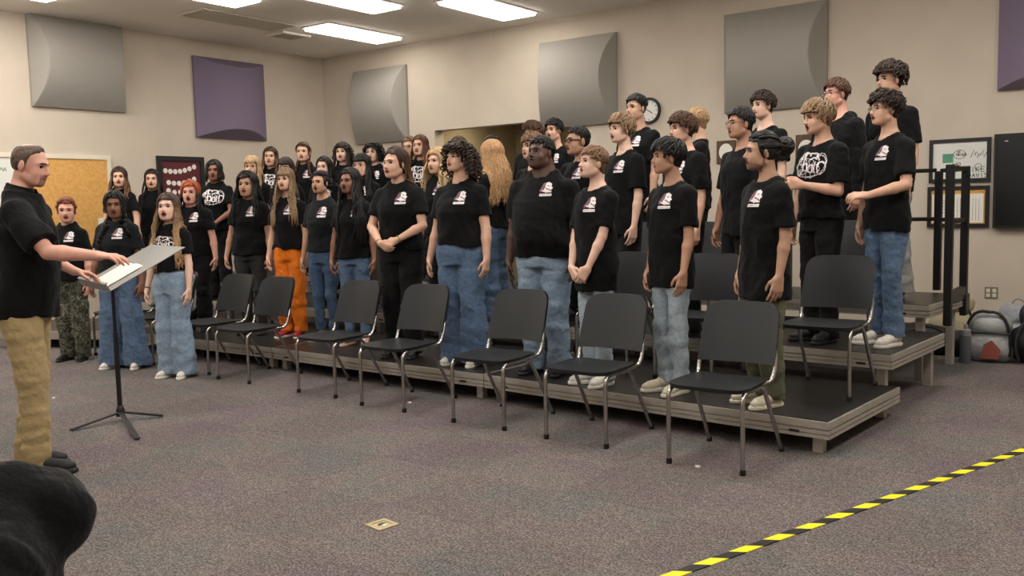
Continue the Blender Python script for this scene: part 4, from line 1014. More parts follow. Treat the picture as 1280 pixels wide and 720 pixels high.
COND = np.array([-5.6, 2.45])
PEOPLE = []
def person(sp):
    rs = np.random.RandomState(sp['seed']); fem = sp.get('sex', 'f') == 'f'
    z0 = sp['z']; y = sp['y']; u, vt, vc = sp['px']
    DV = {'long': .014, 'bangs': .016, 'curlybig': .062, 'curlymid': .035, 'dreads': .016, 'bun': .010, 'pulled': .008, 'braids': .010, 'short': .012 + sp.get('vol', 0.) + sp.get('curl', 0.) + .25 * sp.get('hl', .05) * sp.get('lift', .35) + .006, 'fade': .012 + sp.get('vol', 0.), 'bald': 0.}
    hv = sp.get('hv', DV[sp['hair']]); hp = at_y(u, (vt + vc) / 2, y); H = at_y(u, vt, y)[2] - hv - z0
    zc = at_y(u, vc, y)[2] - z0
    if 'H' in sp: zc += sp['H'] - H; H = sp['H']
    s = H / 1.75; w = sp.get('w', 1.); vox = sp.get('vox', .0085)
    th = math.atan2(COND[0] - hp[0], -(COND[1] - y)) if 'face' not in sp else math.radians(sp['face'])
    body_th = th * sp.get('tf', .85) + math.radians(sp.get('tb', 0)); head_rel = th - body_th + math.radians(sp.get('hy', 0))
    # head
    hs0 = (.225 if not fem else .217) * (.5 + .5 * s) / .228; hs = min(max((H - zc) / .237, hs0 * .94), hs0 * 1.1) * sp.get('head', 1.)
    lean = sp.get('lean', 0.)
    Mh = rotz(head_rel) @ rotx(math.radians(sp.get('pitch', 0))) @ roty(math.radians(sp.get('roll', 0)))
    hc = np.array([0, -.012 - lean, H - .122 * hs]); piv = np.array([0, .03 - lean, H - .20 * hs])
    hc2 = piv + Mh @ (hc - piv)
    def toP(p): return hc2 + (np.asarray(p) * hs) @ Mh.T
    root = empty('person', (hp[0], hp[1], z0), body_th)
    off = rotz(body_th) @ np.array([hc2[0], hc2[1], 0]); root.location = (hp[0] - off[0], hp[1] - off[1], z0)
    tag(root, sp['label'], 'person')
    sk = sp.get('skin', 'light')
    # ---- torso sections (body)
    if fem:
        zf = [.46, .52, .57, .62, .66, .70, .735, .765, .795, .822]; rx = [.16, .168, .158, .136, .134, .143, .146, .138, .108, .066]; ry = [.10, .115, .108, .092, .098, .118, .112, .094, .076, .058]; yc = [.01, .012, .005, 0, -.004, -.012, -.006, .004, .012, .018]
    else:
        zf = [.46, .52, .57, .62, .66, .70, .735, .765, .795, .825]; rx = [.15, .156, .152, .146, .15, .16, .166, .158, .122, .072]; ry = [.10, .108, .104, .1, .105, .114, .114, .1, .082, .062]; yc = [.008, .01, .004, 0, -.002, -.004, 0, .006, .012, .018]
    zf = np.array(zf) * H; wr = 1 + (w - 1) * np.interp(zf / H, [.46, .6, .70, .80, .83], [1, 1.1, .9, .5, .3])
    rx = np.array(rx) * s * wr; ry = np.array(ry) * s * wr; yc = np.array(yc) * s - lean * np.clip((zf / H - .55) / .3, 0, 1)
    belly = sp.get('belly', 0.); ry = ry + belly * .5 * np.exp(-((zf / H - .60) / .08) ** 2); yc = yc - belly * .5 * np.exp(-((zf / H - .60) / .08) ** 2)
    sh = np.array([(.148 if fem else .172) * s * (1 + (w - 1) * .55), .016 - lean, (.778 if fem else .784) * H])
    l1, l2 = .160 * H, .142 * H; ar = (.9 if fem else 1.) * math.sqrt(w) * s * sp.get('armr', 1.)
    # ---- arms
    arms = {}
    for side in (1, -1):
        S = sh * np.array([side, 1, 1]); ps = sp.get('armL' if side > 0 else 'armR', 'down')
        if ps == 'down':
            hx = max(np.interp(.52 * H, zf, rx) + .052, S[0] * side + .03) + rs.uniform(0, .02); W = np.array([side * hx, -.035 - lean * .6 + rs.uniform(-.03, .01), S[2] - (l1 + l2) * .985]); pole = (side * .35, 1, 0)
            hd = (side * -.05, -.18, -1); nr = (-side, .1 + rs.uniform(-.1, .3), 0); cu = .22 + .2 * rs.rand()
        elif ps == 'clasp':
            W = np.array([side * .075, -(np.interp(.5 * H, zf, ry) + .075) - lean, (.515 if fem else .50) * H + sp.get('claspz', 0.) + (.012 if side > 0 else -.012)]); pole = (side * 1., .5, -.1); hd = (-side * .85, -.25, -.42); nr = (-side * .2, .9, -.3 * side); cu = .42
        elif ps == 'low':   # hands loosely together, low before the thighs
            W = np.array([side * .085, -(np.interp(.5 * H, zf, ry) + .07) - lean, .475 * H + (.012 if side > 0 else -.012)]); pole = (side * 1., .6, 0); hd = (-side * .62, -.15, -.75); nr = (-side * .4, .9, 0); cu = .4
        elif ps == 'pocket':
            W = np.array([side * (np.interp(.5 * H, zf, rx) + .04), -.03, .505 * H]); pole = (side * .8, 1, 0); hd = (-side * .2, -.2, -1); nr = (-side, 0, 0); cu = .2
        elif ps == 'bent':  # forearm across the front with a closed hand
            W = S + np.array([-side * .10, -.24, -.225]) * s; pole = (side * .5, .5, -1); hd = (-side * .45, -.85, .08); nr = (-side, .3, 0); cu = .9
        elif ps == 'midbent':
            W = np.array([side * .12, -.25, .60 * H]); pole = (side * .8, .7, -.4); hd = (-side * .5, -.8, .0); nr = (-side * .5, .2, -.9); cu = .6
        else:
            W = np.array(ps[0], float); pole = ps[1]; hd = ps[2]; nr = ps[3]; cu = ps[4]
        E, W = ik(S, W, l1, l2, pole); arms[side] = (S, E, W, hd, nr, cu)
    # ---- the body
    shorts = sp.get('pants', ('straight', 'jean'))[0] == 'shorts'
    xm = max(abs(a[i][0]) for a in arms.values() for i in (1, 2)) + .16; ym0 = min(min(a[i][1] for a in arms.values() for i in (1, 2)) - .2, -.2, (yc - ry).min() - .12); ym1 = .24
    zlow = -.01 if shorts else .42 * H
    zlow2 = min(zlow, min(a[2][2] for a in arms.values()) - .2)
    g = Grid((-xm, ym0, zlow2), (xm, ym1, H + .04), vox)
    g.stack(np.maximum(zf, .50 * H + np.arange(10) * .001), rx - .008, ry - .010, yc)
    up = sp.get('up', .016 if fem else 0.); nb = np.array([0, .03 - lean * .9, (.832 + up) * H]); zf[-1] += up * H; zf[-2] += up * .4 * H; nr_ = (.047 if fem else .053) * s * (1 + (w - 1) * .5) * sp.get('neck', 1.)
    g.cone(toP((0, .03, -.05)), nb, nr_ * .98, nr_ * 1.06, .02); g.cone(nb, nb - np.array([0, .0, .05]), nr_ * 1.08, nr_ * 1.3, .03)
    for side in (1, -1):
        S, E, W, hd, nr, cu = arms[side]
        g.cone(nb + np.array([side * .03, .012, -.012]), S + np.array([-side * .02, 0, .0]), .036 * s, .042 * s, .04)
        g.cone(S, S + (E - S) * .45, .051 * ar, .046 * ar, .03); g.cone(S + (E - S) * .45, E, .046 * ar, .036 * ar, .015)
        g.cone(E, E + (W - E) * .3, .037 * ar, .039 * ar, .012); g.cone(E + (W - E) * .3, W, .039 * ar, .0245 * ar, .012)
        g.cone(W, W + unit(hd) * .02, .0235 * ar, .021 * ar, .01)
        hand(g, W, hd, nr, side, (.92 if fem else 1.02) * (.5 + .5 * s), cu, fist=sp.get('fist') == side)
    leg = []
    fx = sp.get('stance', .085) * s * (1 + (w - 1) * .5); hx = .085 * s * (1 + (w - 1) * .6)
    for side in (1, -1):
        hip = np.array([side * hx, .01, .5 * H]); fy = sp.get('step', 0.) * side
        kn = np.array([side * (hx + fx) * .5, -.012 + fy * .5, .275 * H]); an = np.array([side * fx, .025 + fy, .045 * H]); leg.append((side, hip, kn, an))
        if shorts:
            g.cone(hip, kn, .074 * s, .052 * s, .03); g.cone(kn, kn + (an - kn) * .35, .05 * s, .052 * s, .015); g.cone(kn + (an - kn) * .35, an, .052 * s, .034 * s, .015); g.cone(an, an - np.array([0, 0, .03]), .035 * s, .034 * s, .01)
        else: g.cone(hip, hip + (kn - hip) * .2, .07 * s, .066 * s, .03)
    # head
    def he(c, r, k=.012, M=None): g.ell(toP(c), np.array(r) * hs, Mh if M is None else Mh @ M, k * hs)
    def hcn(a, b, ra, rb, k=.01): g.cone(toP(a), toP(b), ra * hs, rb * hs, k * hs)
    jw = sp.get('jaw', 1.) * (.93 if fem else 1.03); fat = sp.get('fat', 0.)
    he((0, .014, .032), (.076, .093, .087)); he((0, -.03, -.012), (.064 + fat, .062, .086), .02); he((0, -.044, -.068), (.049 * jw + fat, .045, .041), .03); he((0, -.072, -.094), (.024 * jw, .019, .017), .022)
    for q in (-1, 1):
        he((q * .036, -.056, -.036), (.026 + fat, .026, .03), .02); hcn((q * .012, -.085, .024), (q * .042, -.068, .024), .011, .011, .018)
        he((q * .078, .012, -.006), (.010, .023, .036), .005, rotz(q * .42)); hcn((q * .05, .0, -.062), (q * .03, -.05, -.085), .02 + fat * .7, .02, .025)
        g.cell(toP((q * .031, -.096, .004)), np.array((.019, .016, .013)) * hs, Mh, .014 * hs)
    hcn((0, -.084, .014), (0, -.108, -.026), .0075, .0115, .010); he((0, -.106, -.03), (.0125, .011, .0095), .006)
    for q in (-1, 1): he((q * .012, -.096, -.032), (.008, .010, .0075), .006)
    op = sp.get('mouth', .5)
    hcn((-.014, -.087, -.053), (.014, -.087, -.053), .0085, .0085, .012); hcn((-.012, -.084, -.067 - .008 * op), (.012, -.084, -.067 - .008 * op), .0085, .0085, .012)
    mw, mh_ = .022 - .003 * op, .0032 + .0155 * op; mz = -.061 - .004 * op
    g.cell(toP((0, -.094, mz)), np.array((mw * .95, .022, mh_ * .95)) * hs, Mh, .003 * hs)
    V, F = g.mesh()
    mats_ = [skin(sk), lips(sk), M_mouth, M_eyew, M_iris, hairmat(sp['hc']), stubble(sk)]
    # beard shade by place on the face
    fm = np.zeros(len(F), np.int32)
    if sp.get('beard'):
        c = ((V[F].mean(1) - hc2) @ Mh) / hs
        if sp['beard'] == 'goatee': b_ = (c[:, 1] < -.045) & (np.abs(c[:, 0]) < .036) & (c[:, 2] < -.042) & ~((np.abs(c[:, 0]) < .018) & (c[:, 2] > -.07) & (c[:, 2] < -.053)) & (c[:, 2] > -.13)
        else: b_ = ((c[:, 2] < -.078 - .25 * (c[:, 1] + .03)) & (c[:, 2] > -.125) & (c[:, 1] < -.005) & (np.abs(c[:, 0]) > .012)) | ((c[:, 1] > -.012) & (c[:, 1] < .004) & (c[:, 2] < .0) & (c[:, 2] > -.08) & (np.abs(c[:, 0]) > .05))
        fm[b_] = 6
    fs = [(F[fm == k], k) for k in np.unique(fm)]
    Vs = [V]; n0 = len(V)
    def isl(V_, F_, k):
        nonlocal n0
        Vs.append(V_); fs.append((np.asarray(F_) + n0, k)); n0 += len(V_)
    fwd = Mh @ np.array([0, 1., 0])
    def surf(x, z, up=.0): # point on the face in front of head-local (x,z)
        P, ok = g.hit(toP(np.stack([x, np.full_like(x, -.16), z], -1)), fwd, 60, .14 * hs)
        return P - fwd * up
    for q in (-1, 1):   # eyes
        c = surf(np.array([q * .031]), np.array([.004]))[0] + fwd * .0062 * hs
        a = np.linspace(0, math.pi, 7)[:, None]; b = np.linspace(0, 2 * math.pi, 13)[None, :-1]
        a = a * np.array([1, 1.12, 1.1, 1, 1, 1, 1])[:, None]; Pp = np.stack([np.sin(a) * np.cos(b), -np.cos(a) + 0 * b, np.sin(a) * np.sin(b)], -1) * np.array([.0142, .0105, .0085 if sp.get('squint') else .0095]) * hs
        Pp = (Pp.reshape(-1, 3) @ Mh.T) + c; idx = np.arange(7 * 12).reshape(7, 12); nx_ = np.roll(idx, -1, 1)
        Fq = np.stack([idx[:-1], nx_[:-1], nx_[1:], idx[1:]], -1)
        isl(Pp, Fq[2:].reshape(-1, 4), 3); Pp2 = Pp + (-fwd * .0006)
        isl(Pp2, Fq[:2].reshape(-1, 4), 4)
        for (dz, th_, r, mm) in ((.0090, 0, .0032, 4), (.024, .1, .0047 if not fem else .0036, 5)):   # lash line with the lid's shadow painted in, brow
            t = np.linspace(-1, 1, 7); x = q * (.031 + .0175 * t * (1.15 if mm == 5 else .9)); z = .004 + dz - (.006 if mm == 4 else .004) * t ** 2 - (.0012 * t if mm == 5 else 0)
            Pc = surf(x, z, .0012 if mm == 5 else -.001 * hs)
            if mm == 4: Pc = Pc - fwd * .003 * hs
            Vt, Ft, c5, _ = tubes(Pc[None], (np.array([.35, .8, 1, 1, 1, .8, .35]) * r * hs)[None], hc2); isl(Vt, Ft, mm)
    t = np.linspace(0, 2 * math.pi, 17)[:-1]; xr, zr = mw * np.cos(t), mz + mh_ * np.sin(t)
    src = toP(np.stack([xr * 1.22, np.full(16, -.16), mz + (mh_ + .0035) * np.sin(t)], -1)); dep = (surf(xr * 1.22, mz + (mh_ + .0035) * np.sin(t)) - src) @ fwd
    ring = toP(np.stack([xr, np.full(16, -.16), zr], -1)) + fwd * (dep + .0012)[:, None]; cen = toP(np.array([[0., -.16, mz]])) + fwd * (dep.mean() + .003)
    Vm = np.concatenate([ring, cen]); isl(Vm, [[i, (i + 1) % 16, 16] for i in range(16)], 2)
    R_ = np.where(np.sin(t) > 0, .0042, .0058) * (.45 + .55 * np.abs(np.sin(t))) * hs * (1. if fem else .85)
    Pr = toP(np.stack([xr * 1.08, np.full(16, -.16), zr + .0025 * np.sin(t)], -1)) + fwd * (dep - .0004)[:, None]; Pr = np.concatenate([Pr, Pr[:1]]); R_ = np.append(R_, R_[0])
    Vt, Ft, c5, _ = tubes(Pr[None], R_[None], hc2); isl(Vt, Ft, 1)
    bo = link('body', mesh_from('body', np.concatenate(Vs), fs, mats_), root)
    # ---- shirt
    ov = sp.get('ease', .016); hem = sp.get('hem', .50 if fem else .46) * H; sv = max(vox, .0085)
    sg = Grid((-xm - .03, ym0 + .04, min(hem, .5 * H) - .05), (xm + .03, ym1 + .05, .90 * H + .03), sv)
    zz = np.array([hem, .52 * H, .57 * H, .62 * H, .66 * H, .70 * H, .735 * H, .765 * H, (.795 + up * .4) * H, (.824 + up) * H]); zz = np.maximum.accumulate(np.maximum(zz, hem + np.arange(10) * 1e-3))
    a = np.interp(zz, zf, rx); b = np.interp(zz, zf, ry); c = np.interp(zz, zf, yc)
    drop = sp.get('drop', .72); cw = np.interp(.70 * H, zf, rx); cb = np.interp(.70 * H, zf, ry)
    low = zz < .68 * H
    a = np.where(low, np.maximum(a, cw * drop + (1 - drop) * a), a) + ov; b = np.where(low, np.maximum(b, cb * drop + (1 - drop) * b), b) + ov
    lowh = zz < .535 * H; a[lowh] = np.maximum(a[lowh], (.085 * (1 + (w - 1) * .6) + PANTS[sp.get('pants', ('straight', 0))[0]][0] * 1.04 * (1 + (w - 1) * .75)) * s + .016); b[lowh] = np.maximum(b[lowh], PANTS[sp.get('pants', ('straight', 0))[0]][0] * 1.04 * s * (1 + (w - 1) * .75) + .018)
    if sp.get('boxy'): a[low] = np.maximum(a[low], cw * 1.04 + ov); b[low] = np.maximum(b[low], cb * 1.08 + ov)
    sg.stack(zz, a, b, c)
    sl_len = sp.get('sleeve', .66 if fem else .78); sr = sp.get('sr_', .060 if fem else .066) * s * math.sqrt(w)
    for side in (1, -1):
        S, E, W, *_ = arms[side]
        sg.cone(nb + np.array([side * .035, .014, -.016]), S + np.array([-side * .02, 0, .0]), .047 * s, .056 * s, .05)
        if sl_len > 1:
            sg.cone(S, E, sr * .98, .056 * ar + .004, .03); sg.cone(E, E + (W - E) * .93, .056 * ar, .042 * ar, .02)
        else:
            Tt = S + (E - S) * sl_len; ax = unit(E - S)
            SS, d = sg._cone(S, S + (E - S) * (sl_len + .25), sr, sr * sp.get('flare_', 1.06), .04 + 2 * sv)
            X, Y, Z = sg.ax[0][SS[0]][:, None, None], sg.ax[1][SS[1]][None, :, None], sg.ax[2][SS[2]][None, None, :]
            d = np.maximum(d, (X - Tt[0]) * ax[0] + (Y - Tt[1]) * ax[1] + (Z - Tt[2]) * ax[2]); sg.put(SS, d, .03)
    # folds, then the neck opening
    sg.noise(sp.get('fold', .013), 24, sp['seed'] + 1, zw=([hem, .6 * H, .7 * H, .8 * H], [1., .9, .5, .3]), aniso=(1.3, 1., .7))
    sg.noise(.005, 58, sp['seed'] + 2)
    if not sp.get('hood') and not sp.get('collar'):
        sg.ccone(nb + np.array([0, -.004, .12]), nb + np.array([0, -.03 - sp.get('scoop', .0), -.012 - sp.get('scoop', 0.) * .8]), nr_ * 1.35, nr_ * 1.2, .006)
    elif sp.get('collar'):
        sg.ccone(nb + np.array([0, -.01, .12]), nb + np.array([0, -.035, -.02]), nr_ * 1.25, nr_ * 1.12, .006)
    if sp.get('hood'):
        sg.cone(nb + np.array([-.06, .07, -.01]), nb + np.array([.06, .07, -.01]), .045, .045, .03); sg.cone(nb + np.array([-.075, .0, .0]), nb + np.array([-.05, .06, .005]), .032, .04, .03); sg.cone(nb + np.array([.075, .0, .0]), nb + np.array([.05, .06, .005]), .032, .04, .03)
        sg.ccone(nb + np.array([0, -.01, .12]), nb + np.array([0, -.05, -.0]), nr_ * 1.3, nr_ * 1.12, .01)
    V, F = sg.mesh(); nm = sp.get('shirt', 't_shirt')
    so = link(nm, mesh_from(nm, V, [(F, 0)], [M_tee_f if sp.get('faded') else M_tee]), root)
    if sp.get('collar'):
        cg = Grid((-.13, -.17 - lean, .78 * H), (.13, .15, .9 * H), .006); c0 = nb + np.array([0, -.006, .012]); q = np.linspace(math.pi * .5 + .55, math.pi * 2.5 - .55, 15) + math.pi
        Pc = [c0 + np.array([(nr_ + .013) * math.cos(k), (nr_ + .016) * math.sin(k) * 1.05, -.010 + .02 * math.sin(k)]) for k in q]
        for p_, q_ in zip(Pc[:-1], Pc[1:]): cg.cone(p_ + np.array([0, 0, .02]), q_ + np.array([0, 0, .02]), .008, .008, .0); cg.cone(p_ * np.array([1.12, 1.12, 1]) - np.array([0, 0, .016]), q_ * np.array([1.12, 1.12, 1]) - np.array([0, 0, .016]), .012, .012, .008); cg.cone(p_ * np.array([1.06, 1.06, 1]), q_ * np.array([1.06, 1.06, 1]), .011, .011, .008)
        V, F = cg.mesh(); link('collar', mesh_from('collar', V, [(F, 0)], [M_tee]), so)
    pr = sp.get('print', 'crest')
    if pr == 'crest': link('chest_print', print_mesh('crest', sg, .072 * s * math.sqrt(w), (.764 + sp.get('pz', 0.)) * H, .95), so)
    elif pr == 'script': link('chest_print', print_mesh('script', sg, .0, .738 * H, sp.get('psc', 1.)), so)
    # ---- trousers
    pk, pc = sp.get('pants', ('straight', 'jean')); rt, rk, rh = [x * s * (1 + (w - 1) * .75) for x in PANTS[pk]]
    top = sp.get('rise', .60 if fem else .565) * H; pv = sp.get('pvox', max(vox, .010)); hemz = sp.get('phem', .03)
    pg = Grid((-.42, min(-.30, (yc - ry).min() - .06), -.01), (.42, .32, top + .03), pv)
    zp = np.array([.462, .52, .57, .62]) * H; zp = zp[zp < top]; zp = np.append(zp, top)
    under = np.where(zp > hem + .015, -.006, .009)
    pg.stack(zp, np.interp(zp, zf, rx) + under, np.interp(zp, zf, ry) + under, np.interp(zp, zf, yc))
    for side, hip, kn, an in leg:
        pg.cone(hip + np.array([0, .012, .0]), hip + (kn - hip) * .3, rt * 1.04, rt * .99, .035)
        if shorts:
            pg.cone(hip, hip + (kn - hip) * .78, rt, rt * 1.0, .02)
        else:
            pg.cone(hip + (kn - hip) * .3, kn, rt * .99, rk, .02)
            if pk in ('wide', 'flare'): pg.cone(kn, kn + (an - kn) * .5, rk, rk + (rh - rk) * .45, .012); pg.cone(kn + (an - kn) * .5, an + np.array([0, 0, -.05]), rk + (rh - rk) * .45, rh, .012)
            else: pg.cone(kn, kn + (an - kn) * .3, rk, (rk + rh) * .52, .012); pg.cone(kn + (an - kn) * .3, an + np.array([0, 0, -.03]), (rk + rh) * .52, rh, .012)
    if not shorts: pg.noise(sp.get('pfold', .009), 30, sp['seed'] + 5, zw=([0, .12 * H, .22 * H, .3 * H, .36 * H, .5 * H], [1.2, 1.2, .8, 1.2, .5, .5]), aniso=(.55, .55, 1.3)); pg.noise(.004, 70, sp['seed'] + 6)
    else: pg.noise(.006, 30, sp['seed'] + 5)
    S_, X, Y, Z = pg.sl(pg.lo, pg.lo + pg.h * pg.n)
    hz = (hip[2] + (kn - hip)[2] * .75) if shorts else hemz
    pg.d[S_] = np.maximum(pg.d[S_], (hz - Z) + .012 * np.clip(-Y - .04, -.1, .1) * (0 if shorts else 1) + 0 * X)
    V, F = pg.mesh(); pn = 'shorts' if shorts else 'trousers'
    po = link(pn, mesh_from(pn, V, [(F, 0)], [pantmat(pc)]), root)
    if pk == 'cargo' and pc in ('orange', 'olive', 'camo', 'khaki') and not sp.get('nopocket'):
        for side, hip, kn, an in leg:
            c_ = hip + (kn - hip) * .72; cg = Grid(c_ - np.array([.13, .11, .14]), c_ + np.array([.13, .11, .14]), .009)
            cg.ell(c_ + np.array([side * rt * .74, -.005, 0]), (.024, .06, .08)); V, F = cg.mesh(); link('pocket', mesh_from('pocket', V, [(F, 0)], [pantmat(pc)]), po)
    # ---- shoes
    ua, ub, ul = shoe_meshes(sp.get('shoes', 'black')); fs_ = (.27 if not fem else .245) / .28 * (.4 + .6 * s)
    for side, hip, kn, an in leg:
        for nm, me_, par in (('shoe', ua, None),):
            o = link('shoe', me_, root, (an[0], an[1] - .02, 0), (0, 0, side * math.radians(sp.get('toe', 12)))); o.scale = (fs_,) * 3
            link('sole', ub, o)
            if sp.get('shoes') != 'bare': link('laces', ul, o)
    # ---- hair and small things
    if sp['hair'] != 'none':
        link('hair', build_hair(sp, hs, toP, hc2, sg, rs, root), root)
    if sp.get('glasses'):
        m = MB(); rr = .0022 if sp['glasses'] == 'wire' else .0038
        zc = .003
        for q in (-1, 1):
            t = np.linspace(0, 2 * math.pi, 19); fr = [(q * .032 + .022 * math.cos(k), -.109 + .010 * (abs(q * .032 + .022 * math.cos(k)) / .05) ** 2, zc + (.0165 if sp['glasses'] != 'box' else .0135) * math.sin(k)) for k in t]
            m.tube(toP(np.array(fr)), rr, 6, cap=False)
            m.tube(toP(np.array([(q * .054, -.098, zc + .006), (q * .070, -.06, zc + .006), (q * .079, .01, zc + .004)])), rr, 6)
        m.tube(toP(np.array([(-.010, -.108, zc + .004), (0, -.111, zc + .007), (.010, -.108, zc + .004)])), rr, 6)
        m.build('glasses', M_wire if sp['glasses'] == 'wire' else M_glass, root, True)
    if sp.get('necklace'):
        t = np.linspace(-2.2, 2.2, 21); P = np.stack([(nr_ + .016) * np.sin(t), -.008 - (nr_ + .02) * np.cos(t), -.008 - .045 * (np.cos(t) + .6) / 1.6], -1) + nb
        P[:, 1] -= .012
        m = MB(); m.tube(P, .0022, 6); m.build('necklace', M_gold, root, True)
    if sp.get('hairband'):
        t = np.linspace(-1.45, 1.45, 17); P = toP(np.stack([.092 * np.sin(t), np.full_like(t, -.035), .032 + .108 * np.cos(t)], -1)); m = MB(); m.tube(P, .008, 6); m.build('hairband', mat('hairband', sp['hairband'], .6), root, True)
    if sp.get('bracelet'):
        for side in sp['bracelet']:
            S, E, W, *_ = arms[side]; ax = unit(W - E); m = MB(); a_ = unit(np.cross(ax, (0, 1, .1))); b_ = np.cross(ax, a_); c_ = W - ax * .02
            m.tube([c_ + (.031 * ar) * (a_ * math.cos(k) + b_ * math.sin(k)) for k in np.linspace(0, 6.283, 15)], .004, 6, cap=False); m.build('bracelet', M_gold if sp.get('goldb', 1) else M_black, root, True)
    return root
